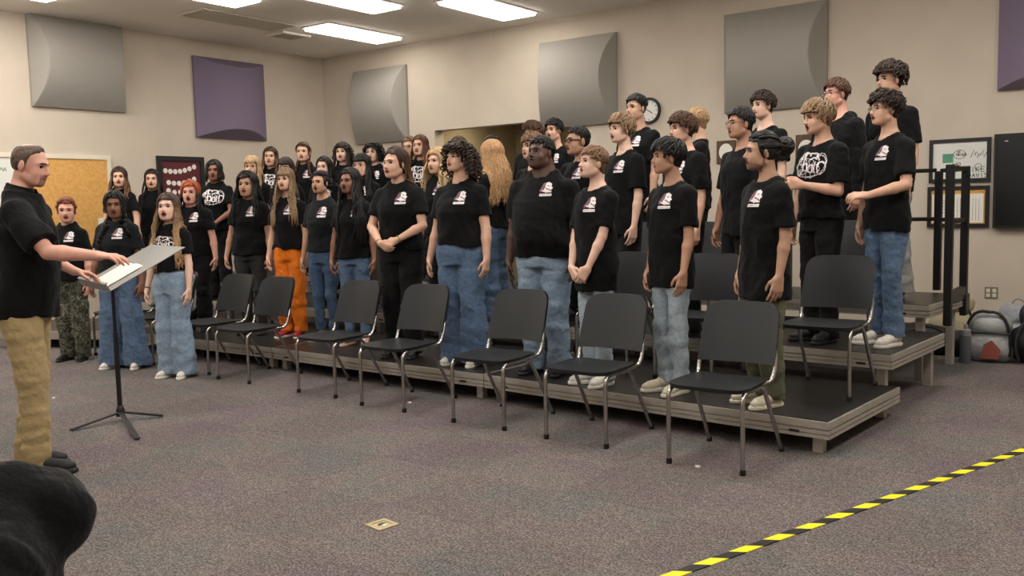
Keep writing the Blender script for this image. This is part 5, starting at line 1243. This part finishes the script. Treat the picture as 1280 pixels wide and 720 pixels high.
# ------------------------------------------------------------------ the people
# px = (u of the head centre, v of the hair top, v of the chin) in the photograph; y = distance row; z = what they stand on
V1, V2, V3 = .0066, .0078, .0088
P_ = [
 dict(label='person in black polo shirt and khaki trousers conducting at the music stand', sex='m', px=(38, 177, 229), y=2.46, z=0, face=126, tf=1., tb=12, pitch=14, w=1.02, belly=.03, skin='pink', hair='bald', hc='greybrown', beard='goatee', mouth=.05,
      pants=('straight', 'khaki'), shoes='black', shirt='polo_shirt', collar=1, up=.022, print=None, hem=.475, ease=.022, boxy=1, sleeve=.82, sr_=.078, vox=.0062, phem=.05, rise=.56, step=.05, toe=6, lean=.05, jaw=1.05, neck=.92,
      armR=((-.36, -.47, 1.22), (-.3, .4, -1), (-.25, -1, -.08), (.1, 0, -1), .3), armL=((.42, -.15, 1.10), (.6, .5, -.5), (.1, -1, -.25), (-.2, 0, -1), .35), watch=1),
 dict(label='person with tied-back red hair in camouflage trousers beside the conductor', px=(83, 246, 278), y=4.56, z=0, skin='pink', hair='pulled', hc='red', mouth=.4, pants=('cargo', 'camo'), shoes='boot', vox=V1, pitch=4, tf=.6, hem=.5),
 dict(label='person with thin braids and gold necklace in very wide dark jeans behind the music stand', px=(144, 237, 274), y=4.55, z=0, skin='brown', hair='braids', hl=.42, hc='black', loose=10, ll=.1, mouth=.35, necklace=1, pants=('wide', 'jean'), shoes='white', vox=V1, w=1.15, pitch=6, tf=.6, stance=.125, hem=.52, faded=1),
 dict(label='person with long wavy two-tone hair and white shirt print in wide light jeans', px=(210, 241, 277), y=4.54, z=0, skin='pale', hair='long', hl=.52, wave=.014, hc='ombre', fwd=.75, mouth=.8, print='script', psc=.72, pants=('wide', 'lightjean'), shoes='white', vox=V1, hem=.585, rise=.63, pitch=-5, tf=.6, bracelet=(-1,), goldb=0),
 # front row on the low riser
 dict(label='person with bright red fringe and black hair ends in black trousers', px=(238, 225, 259), y=5.6, z=.2, skin='pink', hair='long', hl=.2, wave=.003, hc='redblack', fwd=.4, mouth=.8, pants=('straight', 'black'), shoes='black', vox=V1, w=1.3, vol=.006, tf=.75),
 dict(label='person with long dark wavy hair and headband in charcoal trousers', px=(309, 214, 246), y=5.72, z=.2, skin='tan', hair='long', hl=.42, wave=.014, hc='black', fwd=.15, vol=.012, mouth=.3, pants=('skinny', 'charcoal'), shoes='black', vox=V1, w=1.1, hem=.5, hairband=(20, 18, 18)),
 dict(label='person with light bangs and long hair in bright orange cargo trousers', px=(357, 209, 238), y=5.75, z=.2, skin='light', hair='bangs', hl=.42, wave=.006, hc='dirty', fwd=.7, mouth=.35, pants=('cargo', 'orange'), shoes='red', vox=V1, hem=.53, rise=.6, w=.92, phem=.06),
 dict(label='person with tied-back black hair and tight blue jeans, white sneakers', px=(400, 213, 242), y=5.75, z=.2, skin='tan', hair='bun', bunr=.055, bunel=-14, hc='black', mouth=.55, pants=('skinny', 'darkjean'), shoes='white', vox=V1, hem=.53, faded=1, phem=.1),
 dict(label='person with very long black hair over the shoulders, bare arms and tight jeans', px=(437, 209, 242), y=5.7, z=.2, skin='brown', hair='long', hl=.55, wave=.012, hc='black', fwd=.6, mouth=.6, pants=('skinny', 'jean'), shoes='bare', vox=V1, hem=.5, w=.95, phem=.09, face=10, tf=0, tb=26),
 dict(label='person with long brown hair clasping both hands, black trousers', px=(494, 183, 226), y=5.42, z=.2, skin='light', hair='long', hl=.5, wave=.006, hc='browntip', fwd=.05, azf=98, part=.15, mouth=.3, armL='clasp', armR='clasp', claspz=.08, pants=('straight', 'black'), shoes='black', vox=V1, w=1.15, hem=.52, bracelet=(1, -1), face=-2, tf=0, tb=16),
 dict(label='person with big curly dark hair in flared blue jeans', px=(572, 171, 213), y=5.38, z=.2, skin='light', hair='curlybig', azf=85, hl=.2, nc=300, cl=.19, cv=.075, ca=.014, hc='darkbrown', fwd=.1, mouth=.3, pitch=-6, pants=('flare', 'jean'), shoes='white', vox=V1, w=1.32, hem=.55, rise=.6, face=-10, tf=0, tb=4),
 dict(label='person with short black hair in loose blue jeans and black shoes', sex='m', px=(676, 168, 213), y=5.4, z=.2, skin='deep', hair='short', hl=.03, sr=.008, curl=.003, hc='black', fat=.012, mouth=.35, pitch=-8, pants=('straight', 'lightjean'), shoes='black', vox=V1, w=1.34, belly=.07, hem=.5, face=-8, tf=0, tb=8, up=.03, pz=.02, neck=1.15, sleeve=.8, pfold=.012, drop=.3),
 dict(label='person with sandy blond hair and long black shirt, hands together', sex='m', px=(741, 180, 218), y=5.24, z=.2, skin='pale', hair='short', hl=.055, hc='lightbrown', comb=(.2, -1), minz=.06, mouth=.5, pitch=-6, armL='low', armR='low', pants=('straight', 'palejean'), shoes='white', vox=V1, w=.88, hem=.40, boxy=1, ease=.024, face=-30, tf=0, tb=-18),
 dict(label='person with thick black bowl-cut hair in pale jeans and white sneakers', sex='m', px=(834, 168, 213), y=5.25, z=.2, skin='tan', hair='short', hl=.075, vol=.012, hc='black', comb=(.1, -1), minz=.052, mouth=.1, pants=('straight', 'palejean'), shoes='cream', vox=V1, w=.85, hem=.42, boxy=1, ease=.02, face=-46, tf=0, tb=-24, phem=.06),
 dict(label='person with dark hair in a bun, long black shirt and olive cargo trousers', sex='m', px=(952, 164, 213), y=5.2, z=.2, skin='olive', hair='bun', bunr=.05, bunel=2, hc='black', mouth=.5, beard='jaw', pants=('cargo', 'olive'), shoes='cream', vox=V1, w=.9, hem=.40, boxy=1, ease=.024, face=-54, tf=0, tb=-36, phem=.05),
 # middle riser
 dict(label='person with shoulder-length brown hair behind the person with thin braids', px=(149, 208, 234), y=5.98, z=.4, skin='light', hair='long', hl=.24, wave=.008, hc='browntip', fwd=.5, mouth=.4, vox=V2, pants=('straight', 'black'), tf=.6),
 dict(label='person with long straight dark hair just left of the notice board', px=(190, 211, 238), y=6.48, z=.4, skin='light', hair='long', hl=.3, wave=.003, hc='darkbrown', fwd=.3, mouth=.35, vox=V2, print=None, pants=('straight', 'black'), tf=.6),
 dict(label='person with short dark twists and large white print, right of the notice board', px=(268, 199, 229), y=6.62, z=.4, skin='brown', hair='dreads', hl=.1, ns=60, sr=.009, wave=.003, loose=30, ll=.13, hc='black', mouth=.3, print='script', armL='clasp', armR='clasp', claspz=.05, vox=V2, w=1.15, pants=('straight', 'black'), necklace=1, tf=.7),
 dict(label='person with blonde bangs partly hidden behind the dark-haired person in a headband', px=(315, 194, 222), y=6.6, z=.4, skin='light', hair='bangs', hl=.25, hc='blond', mouth=.3, vox=V2, pants=('straight', 'black')),
 dict(label='person with dark bangs almost hidden behind the person in orange trousers', px=(357, 196, 224), y=6.68, z=.4, skin='light', hair='bangs', hl=.25, hc='darkbrown', mouth=.2, vox=V2, pants=('straight', 'black')),
 dict(label='person with dark hair looking over the person with tied-back black hair', px=(405, 195, 222), y=6.66, z=.4, skin='pale', hair='long', hl=.25, hc='black', mouth=.2, fwd=.2, vox=V2, pants=('straight', 'black')),
 dict(label='person with black bangs and glasses behind the person with very long black hair', px=(452, 191, 222), y=6.72, z=.4, skin='light', hair='bangs', hl=.36, hc='black', mouth=.2, fwd=.4, glasses='wire', vox=V2, pants=('straight', 'black')),
 dict(label='person with curled blonde hair peeking from behind the big curly hair', px=(547, 184, 218), y=6.3, z=.4, skin='light', hair='long', hl=.26, wave=.016, vol=.01, hc='blond', mouth=.2, fwd=.5, vox=V2, pants=('straight', 'black')),
 dict(label='person with very long strawberry blonde hair in a long-sleeved black top, turned away', px=(615, 175, 213), y=6.55, z=.4, face=-118, tf=1., tb=30, skin='light', hair='long', hl=.42, wave=.008, vol=.012, hc='redblond', fwd=.02, azf=80, mouth=.2, sleeve=2, print=None, shirt='sweater', pants=('wide', 'jean'), shoes='white', vox=V2, hem=.52),
 dict(label='person with brown tousled hair directly behind the person in loose blue jeans', sex='m', px=(665, 162, 196), y=6.35, z=.4, skin='light', hair='short', hl=.065, curl=.006, vol=.008, hc='lightbrown', mouth=.3, vox=V2, pants=('straight', 'black')),
 dict(label='person with short black hair and dark-rimmed glasses', sex='m', px=(722, 157, 194), y=6.75, z=.4, skin='tan', hair='fade', hl=.03, hc='black', glasses='box', mouth=.4, vox=V2, pants=('straight', 'black'), face=-30, tf=0, tb=-14),
 dict(label='person with shaggy light brown hair in black shorts', sex='m', px=(776, 138, 175), y=6.45, z=.4, skin='pale', hair='short', hl=.085, vol=.01, curl=.006, hc='dirty', comb=(.5, -.8), minz=.062, mouth=.6, vox=V2, pants=('shorts', 'black'), shoes='white', w=.88, hem=.45),
 dict(label='person with wavy brown hair behind the person with the bowl cut', sex='m', px=(852, 136, 172), y=6.4, z=.4, skin='light', hair='short', hl=.08, vol=.012, curl=.008, hc='brown', comb=(.4, -.8), minz=.06, mouth=.5, vox=V2, pants=('straight', 'black')),
 dict(label='person with short black hair and round wire glasses in black shorts', sex='m', px=(925, 131, 170), y=6.35, z=.4, skin='tan', hair='short', hl=.05, vol=.004, hc='black', comb=(.1, -1), minz=.075, glasses='wire', mouth=.35, print=None, pants=('shorts', 'black'), vox=V2, w=1.05),
 dict(label='person with fringed two-tone hair and large white shirt print holding up a fist', sex='m', px=(1022, 119, 166), y=6.5, z=.4, skin='warm', hair='short', hl=.085, vol=.012, hc='dirty', comb=(.1, -1.1), minz=.05, mouth=.8, pitch=6, print='script', armR='down', armL='bent', fist=1, pants=('straight', 'black'), shoes='black', vox=V1, hem=.52, rise=.57, w=.98, tf=.75),
 dict(label='person with curly dark hair, glasses and blue jeans at the right end', sex='m', px=(1106, 107, 151), y=6.55, z=.4, skin='light', hair='short', hl=.08, vol=.012, curl=.011, hc='darkbrown', comb=(0, -1), minz=.055, glasses='wire', mouth=.4, armL='midbent', pants=('straight', 'jean'), shoes='sneaker', vox=V1, hem=.46, boxy=1, w=.9, tf=.8, phem=.07),
 # top riser
 dict(label='person with long brown hair and white print in the top row, nearest the corner', px=(338, 183, 208), y=7.75, z=.6, skin='light', hair='long', hl=.28, hc='browntip', mouth=.3, fwd=.3, print='script', vox=V3, pants=('straight', 'black')),
 dict(label='person with two brown braids in the top row', px=(379, 177, 203), y=7.75, z=.6, skin='light', hair='braids', hl=.34, hc='brown', mouth=.2, vox=V3, pants=('straight', 'black')),
 dict(label='person with dark curly shoulder-length hair in the top row', px=(428, 175, 202), y=7.75, z=.6, skin='pale', hair='curlymid', hl=.2, nc=160, cl=.14, cv=.03, hc='darkbrown', mouth=.4, vox=V3, print=None, pants=('straight', 'black'), necklace=1),
 dict(label='person with chin-length black curls in the top row', px=(466, 175, 203), y=7.75, z=.6, skin='pale', hair='curlymid', hl=.1, nc=170, cl=.10, cv=.035, hc='black', mouth=.45, vox=V3, pants=('straight', 'black')),
 dict(label='person with glasses half hidden behind the long-haired person with the large white print', px=(512, 170, 197), y=7.95, z=.6, skin='light', hair='long', hl=.15, hc='lightbrown', glasses='wire', mouth=.1, vox=V3, pants=('straight', 'black')),
 dict(label='person with straight brown hair and large white print standing left of the doorway', px=(525, 168, 195), y=7.7, z=.6, skin='light', hair='long', hl=.24, hc='auburn', wave=.003, mouth=.2, fwd=.3, print='script', vox=V3, pants=('straight', 'black')),
 dict(label='person with brown hair just showing above the big curly hair', px=(573, 170, 198), y=7.85, z=.6, skin='light', hair='long', hl=.2, hc='brown', mouth=.2, vox=V3, pants=('straight', 'black')),
 dict(label='person with black hair just showing above the strawberry blonde hair', sex='m', px=(614, 168, 198), y=8.15, z=.6, skin='tan', hair='short', hl=.05, hc='black', mouth=.2, vox=V3, pants=('straight', 'black')),
 dict(label='person with curly brown hair at the back behind the person in loose blue jeans', sex='m', px=(665, 148, 177), y=7.7, z=.6, skin='light', hair='short', hl=.06, vol=.014, curl=.013, hc='brown', mouth=.2, vox=V3, pants=('straight', 'black')),
 dict(label='person with black swept hair at the back, left of the glasses person with dark rims', sex='m', px=(692, 146, 175), y=8.05, z=.6, skin='light', hair='short', hl=.07, vol=.008, hc='black', comb=(.6, -.4), minz=.07, mouth=.2, vox=V3, pants=('straight', 'black')),
 dict(label='person with short black hair in front of the wall clock', sex='m', px=(795, 117, 151), y=7.65, z=.6, skin='warm', hair='fade', hl=.045, vol=.004, hc='black', minz=.075, mouth=.1, vox=V3, pants=('straight', 'black')),
 dict(label='person with blond hair seen from the side at the back', sex='m', px=(870, 133, 162), y=7.7, z=.6, face=-72, skin='light', hair='short', hl=.055, vol=.006, hc='sandy', mouth=.1, vox=V3, w=.92, pants=('straight', 'black')),
 dict(label='person with wavy dark hair at the back, behind the wire-glasses person in shorts', sex='m', px=(953, 110, 147), y=7.65, z=.6, skin='pale', hair='short', hl=.065, vol=.01, curl=.009, hc='darkbrown', minz=.06, mouth=.1, print=None, vox=V3, pants=('straight', 'black')),
 dict(label='person with glasses in a black hooded sweatshirt at the back', sex='m', px=(1045, 95, 133), y=7.6, z=.6, skin='pink', hair='short', hl=.06, vol=.008, hc='brown', comb=(.3, -.9), minz=.06, glasses='wire', mouth=.1, hood=1, sleeve=2, shirt='hooded_sweatshirt', print=None, vox=V3, w=1.15, pants=('straight', 'black'), shoes='black'),
 dict(label='person with tousled dark hair and grey trousers by the guard rail', sex='m', px=(1112, 73, 112), y=7.75, z=.6, skin='light', hair='short', hl=.085, vol=.014, curl=.01, lift=.6, mess=.5, hc='darkbrown', comb=(.5, -.6), minz=.06, mouth=.1, vox=V3, pants=('wide', 'grey'), shoes='blackwhite', w=.95, phem=.06),
]
for k_, sp_ in enumerate(P_):
    sp_['seed'] = 100 + 7 * k_
    person(sp_)
# ------------------------------------------------------------------ music stand, pages
ST = np.array([-5.93, 3.35])
t = empty('music_stand', (ST[0], ST[1], 0), math.radians(-17)); tag(t, 'wide grey music stand on a black tripod before the person in the polo shirt', 'music stand')
MB().tube([(0, 0, .045), (0, 0, .62)], .017, 12).tube([(0, 0, .6), (0, 0, .97)], .0125, 12).build('pole', M_rail, t, True)
MB().lathe([(.0, .03), (.03, .03), (.032, .06), (.022, .10), (.0175, .105)], 14).build('collar', M_rail, t, True)
for px_ in ((88, 538), (204, 520), (172, 549)):
    q = at_z(*px_, .008) - np.array([ST[0], ST[1], 0]); q = rotz(-math.radians(-17)) @ q
    bar(MB(), (q[0] * .04, q[1] * .04, .058), (q[0], q[1], .012), .034, .014).build('leg', M_rail, t)
tl = math.radians(62)      # tilt of the desk from the vertical
Md = rotx(-tl)
dk = MB(); n = 2
dk.box((-.50, -.004, -.10), (.35, .004, .46), bev=.003, M=Md, off=(0, 0, .985))
D_ = dk.build('desk', M_desk, t)
MB().box((-.50, -.055, -.112), (.35, .006, -.10), bev=.003, M=Md, off=(0, 0, .985)).box((-.50, -.058, -.112), (.35, -.05, -.09), bev=.002, M=Md, off=(0, 0, .985)).build('ledge', M_desk, t)
MB().box((-.05, .004, .02), (.05, .03, .2), bev=.006, M=Md, off=(0, 0, .985)).build('bracket', M_rail, t)
bo_ = empty('sheet_music', (ST[0], ST[1], 0), math.radians(-17)); tag(bo_, 'open white music score lying on the grey music stand', 'sheet music')
for sg, nm in ((-1, 'page'), (1, 'page')):
    n = 9; x = np.linspace(0, .25, n); hgt = .006 + .014 * np.sin(np.linspace(0, math.pi, n)) * (1 - np.linspace(0, .6, n)); zl = np.linspace(-.098, .19, 4)
    Vp = np.array([[sg * xx - .06, -.005 - hh, z_] for z_ in zl for xx, hh in zip(x, hgt)] + [[sg * xx - .06, -.0045, z_] for z_ in zl for xx, hh in zip(x, hgt)])
    q = np.arange(4 * n).reshape(4, n); Fp = np.stack([q[:-1, :-1], q[:-1, 1:], q[1:, 1:], q[1:, :-1]], -1).reshape(-1, 4)
    pg_ = link('page', mesh_from('page', Vp @ Md.T + np.array([0, 0, .985]), [(Fp, 0), (Fp[:, ::-1] + 4 * n, 0)], [M_paper]), bo_)
    m = MB()
    for k in range(7):
        for l in range(3):
            z_ = -.075 + .036 * k + .004 * l; h_ = .0215
            Vq = np.array([[sg * .02 - .06, -.0215, z_], [sg * .23 - .06, -.0155, z_], [sg * .23 - .06, -.0155, z_ + .0007], [sg * .02 - .06, -.0215, z_ + .0007]])
            m.add(Vq @ Md.T + np.array([0, 0, .985]), [[0, 1, 2, 3]])
    m.build('stave_lines', M_ink, pg_)

# ------------------------------------------------------------------ cloths, bags, small things
def blob(name, prims, h, material, parent=None, noise=(.006, 22), seed=1, ops=None, pad=.12):
    P = np.array([p for pr in prims for p in (pr[1], pr[2] if pr[0] == 'c' else pr[1])]); R = max(max(pr[3:5]) if pr[0] == 'c' else max(pr[2]) for pr in prims)
    g = Grid(P.min(0) - R - .05, P.max(0) + R + .05, h)
    for pr in prims:
        if pr[0] == 'c': g.cone(pr[1], pr[2], pr[3], pr[4], pr[5] if len(pr) > 5 else .03)
        else: g.ell(pr[1], pr[2], pr[3] if len(pr) > 3 else None, pr[4] if len(pr) > 4 else .03)
    if ops: ops(g)
    if noise: g.noise(noise[0], noise[1], seed); g.noise(noise[0] * .4, noise[1] * 2.6, seed + 1)
    V, F = g.mesh(); return link(name, mesh_from(name, V, [(F, 0)], [material]), parent)
def floorcut(z):
    def f(g):
        S, X, Y, Z = g.sl(g.lo, g.lo + g.h * g.n); g.d[S] = np.maximum(g.d[S], (z - Z) + 0 * X + 0 * Y)
    return f
# black jacket over a chair back in the left foreground
def at_d(u, v, d):
    r = ray(u, v); return np.array([0, 0, CH]) + r / np.linalg.norm(r) * d
M_jack = mat('jacket_cloth', (10, 12, 14), .85, spec=.15, bump=.3, bscale=50, sheen=.1)
J = lambda u, v, d=2.25: tuple(at_d(u, v, d))
t = empty('jacket', at_z(20, 690, .0) * np.array([1, 1, 0])); t.location = (at_d(10, 640, 2.25)[0], at_d(10, 640, 2.25)[1], 0)
tag(t, 'black jacket draped over a chair back in the left foreground', 'jacket')
o_ = np.array(t.location)
jp = [('c', J(-110, 670), J(15, 640), .13, .08, .04), ('c', J(15, 638), J(66, 632), .08, .065, .03), ('c', J(66, 632), J(92, 640), .062, .036, .03), ('c', J(92, 640), J(104, 638), .036, .022, .02), ('c', J(10, 650), J(-50, 740, 2.2), .11, .14, .04), ('c', J(50, 650), J(6, 700, 2.22), .07, .07, .04), ('c', J(-30, 740, 2.2), J(-70, 900, 2.15), .14, .2, .05), ('c', J(-110, 650), J(-160, 860), .13, .2, .05)]
jp = [(a, tuple(np.array(b) - o_), tuple(np.array(c) - o_), *r) for a, b, c, *r in jp]
blob('jacket_cloth', jp, .009, M_jack, t, noise=(.005, 24), seed=8, ops=lambda g: g.noise(.016, 30, 31, aniso=(1.6, 1.2, .35)))
c_ = place_chair(at_d(-60, 700, 2.2)[0], at_d(-60, 700, 2.2)[1] - .5, 0, 'chair under the black jacket in the left foreground', 'chairs in the foreground', math.radians(-150)); c_['group'] = ''
del c_['group']
c_.location = (o_[0] - .22, o_[1] - .30, 0); c_.rotation_euler = (0, 0, math.radians(-35))
# bags by the back wall
def at_l(px, dz=0.): p = at_z(*px, 0.); return p
M_nylon = mat('black_nylon', (15, 15, 17), .6, bump=.2, bscale=80); M_navy = mat('navy_nylon', (26, 30, 44), .6, bump=.2, bscale=80); M_canvas = mat('tan_canvas', (170, 158, 130), .85, bump=.2, bscale=120)
M_clear = mat('pale_plastic', (150, 152, 152), .3); M_bot = mat('bottle_plastic', (84, 92, 98), .25)
B0 = np.array([-1.36, 8.55, 0])
t = empty('duffel_bag', (-1.80, 8.78, 0)); tag(t, 'low black bag lying on the carpet behind the riser corner', 'bag')
blob('bag_body', [('c', (-.22, 0, .13), (.22, -.02, .12), .13, .12), ('c', (-.1, .02, .2), (.12, 0, .19), .07, .07)], .012, M_nylon, t, noise=(.012, 16), seed=3, ops=floorcut(.004))
m = MB(); m.tube(arc((-.15, -.1, .2), (0, -.2, .34), (.16, -.1, .19), 9), .010, 6); m.build('handle', M_nylon, t, True)
MB().box((-.06, -.165, .02), (.0, -.158, .045)).build('white_tag', M_paper, t)
t = empty('canvas_bag', (-1.68, 9.35, 0)); tag(t, 'tan cloth bag leaning on the back wall beside the riser leg', 'bag')
blob('bag_body', [('c', (-.1, .0, .16), (.1, 0, .16), .16, .15), ('c', (-.08, .05, .42), (.05, .05, .40), .1, .09)], .012, M_canvas, t, noise=(.014, 16), seed=4, ops=floorcut(.004))
m = MB(); m.tube(arc((-.02, -.05, .50), (.12, -.14, .42), (.2, -.12, .12), 9), .012, 6); m.build('strap', M_nylon, t, True)
t = empty('backpack', (-1.30, 8.56, 0)); tag(t, 'small clear and white backpack between the black bag and the navy backpack', 'backpack')
blob('bag_body', [('c', (-.07, .05, .12), (.08, .05, .12), .12, .12), ('c', (-.06, .07, .30), (.07, .07, .30), .11, .11)], .010, M_clear, t, noise=(.006, 22), seed=5, ops=floorcut(.004))
m = MB(); m.tube(arc((-.17, -.0, .05), (-.20, -.02, .48), (.0, .0, .43), 10), .013, 6); m.tube(arc((.0, .0, .43), (.19, -.02, .46), (.17, -.02, .06), 10), .013, 6); m.tube([(-.17, -.03, .25), (0, -.085, .26), (.17, -.03, .25)], .010, 6); m.build('strap', M_nylon, t, True)
MB().prism([(-.06, .04), (.07, .04), (.09, .12), (.02, .2), (-.04, .16)], .0, .01, M=RX, off=(.02, -.075, 0)).build('pocket_picture', mat('print_red', (150, 80, 66), .6), t)
t = empty('water_bottle', (-1.45, 8.42, 0)); tag(t, 'clear grey water bottle standing beside the white backpack', 'bottle')
MB().lathe([(0, .0), (.042, .0), (.045, .01), (.045, .2), (.036, .235)], 20).build('bottle_body', M_bot, t, True)
MB().lathe([(.038, .236), (.04, .24), (.04, .285), (.018, .295), (.018, .33), (0, .335)], 18).build('cap', M_clear, t, True)
t = empty('backpack', (-.84, 8.70, 0)); tag(t, 'large navy and black backpack slumped against the wall at the right edge', 'backpack')
blob('bag_body', [('c', (-.16, .0, .16), (.34, .02, .16), .17, .17), ('c', (-.12, .06, .36), (.3, .08, .33), .13, .12), ('c', (-.05, .08, .44), (.25, .08, .42), .07, .07)], .012, M_nylon, t, noise=(.014, 14), seed=6, ops=floorcut(.004))
blob('top_flap', [('c', (-.14, -.0, .40), (.3, .0, .36), .11, .10), ('c', (-.02, -.06, .3), (.3, -.07, .26), .1, .1)], .012, M_navy, t, noise=(.012, 16), seed=7)
m = MB(); m.tube(arc((-.14, -.1, .42), (-.3, -.2, .25), (-.22, -.18, .03), 9), .016, 6); m.build('strap', M_nylon, t, True)
t = empty('plastic_bag', (-1.16, 9.2, 0)); tag(t, 'crumpled white plastic bag behind the clear backpack', 'bag')
blob('bag_body', [('c', (-.08, 0, .15), (.08, 0, .15), .15, .14), ('c', (-.05, .0, .34), (.07, 0, .34), .11, .1)], .012, mat('white_plastic', (150, 153, 158), .4), t, noise=(.016, 24), seed=9, ops=floorcut(.004))
m = MB(); m.tube(arc((-.06, 0, .42), (0, -.04, .56), (.07, 0, .42), 7), .008, 5); m.build('handle', MATS['white_plastic'], t, True)
# grey sweatshirt on the chair behind the wide jeans
t = empty('sweatshirt', (-8.03, 5.16, 0)); tag(t, 'grey sweatshirt hanging over the chair between the two people in wide jeans', 'sweatshirt')
M_sweat = mat('grey_fleece', (158, 156, 152), .9, bump=.2, bscale=60)
blob('sweatshirt_body', [('c', (-.2, .05, .84), (.2, .05, .84), .05, .05), ('c', (-.18, -.04, .8), (-.18, -.10, .56), .05, .055), ('c', (0, -.03, .8), (0, -.08, .58), .055, .06), ('c', (.18, -.04, .8), (.18, -.10, .56), .05, .055), ('c', (.0, .12, .8), (.0, .10, .55), .04, .04), ('c', (-.16, .12, .8), (-.16, .10, .5), .04, .04), ('c', (.16, .12, .8), (.16, .10, .5), .04, .04)], .010, M_sweat, t, noise=(.010, 22), seed=11)
blob('sleeve', [('c', (.23, .0, .8), (.26, -.06, .62), .05, .046), ('c', (.26, -.06, .62), (.25, -.10, .44), .046, .036)], .010, M_sweat, t, noise=(.006, 26), seed=12)
# tape across the carpet, floor box, scraps
p0, p1 = at_z(835, 722, 0), at_z(1400, 520, 0); p0[2] = p1[2] = 0
d_ = p1 - p0; L_ = np.linalg.norm(d_); d_ /= L_; n_ = np.array([-d_[1], d_[0], 0]); wt = .05
m = MB(); st_ = .105; k = 0; x = 0.
while x < L_:
    a = .5 * (st_ + .0)
    for j, mi in ((0, 0), (1, 1)):
        x0 = x + j * st_; x1 = x0 + st_; sk_ = .05
        Vq = [p0 + d_ * (x0) + n_ * (-wt / 2), p0 + d_ * x1 + n_ * (-wt / 2), p0 + d_ * (x1 - sk_) + n_ * (wt / 2), p0 + d_ * (x0 - sk_) + n_ * (wt / 2)]
        Vq = np.array(Vq + [v.copy() for v in Vq]); Vq[:4, 2] = .0045; Vq[4:, 2] = .0005
        m.add(Vq - p0, [[0, 1, 2, 3], [0, 4, 5, 1], [3, 2, 6, 7], [7, 6, 5, 4]], mi)
    x += 2 * st_
o = m.build('floor_tape', [M_yel, M_blk_t], None, False, tuple(p0)); tag(o, 'yellow and black striped warning tape across the carpet', 'tape')
c = at_z(477.5, 656.5, 0); ca = at_z(452, 656, 0); cb = at_z(477, 648, 0); cd = at_z(480, 665, 0)
ang = math.atan2(*(cb - ca)[[1, 0]]); sz = np.linalg.norm(cb - ca) / 2
t = empty('floor_box', (c[0], c[1], 0), ang); tag(t, 'square brass floor outlet box sunk in the carpet in the foreground', 'floor outlet')
m = MB(); s2 = sz * .62
for a in ((-sz, -sz, sz, -s2), (-sz, s2, sz, sz), (-sz, -s2, -s2, s2), (s2, -s2, sz, s2)): m.box((a[0], a[1], .0), (a[2], a[3], .006), bev=.001)
m.build('rim', M_brass, t)
MB().box((-s2, -s2, .0005), (s2, s2, .003)).build('lid', M_brass, t)
m = MB(); m.prism([(-.7 * s2, -.1 * s2), (-.3 * s2, .5 * s2), (.5 * s2, .6 * s2), (.8 * s2, .0), (.3 * s2, .2 * s2), (-.1 * s2, -.1 * s2)], .003, .0038); m.build('opening', M_black, t)
m = MB(); m.prism([(-.3 * s2, -.35 * s2), (.5 * s2, -.1 * s2), (.6 * s2, -.4 * s2), (-.1 * s2, -.6 * s2)], .003, .0042); m.build('flap', M_paper, t)
for k, (px_, lab) in enumerate((((512, 504), 'tiny white paper scrap on the carpet under the middle of the front row'), ((872, 584), 'tiny white paper scrap on the carpet beside the nearest chair'), ((67, 498), 'tiny white paper scrap on the carpet right of the khaki trousers'))):
    p = at_z(*px_, 0); m = MB(); m.prism([(-.012, -.008), (.010, -.012), (.014, .006), (.0, .013), (-.013, .007)], .001, .008); o = m.build('paper_scrap', M_paper, None, False, (p[0], p[1], 0)); tag(o, lab, 'paper scrap', 'white paper scraps on the carpet')
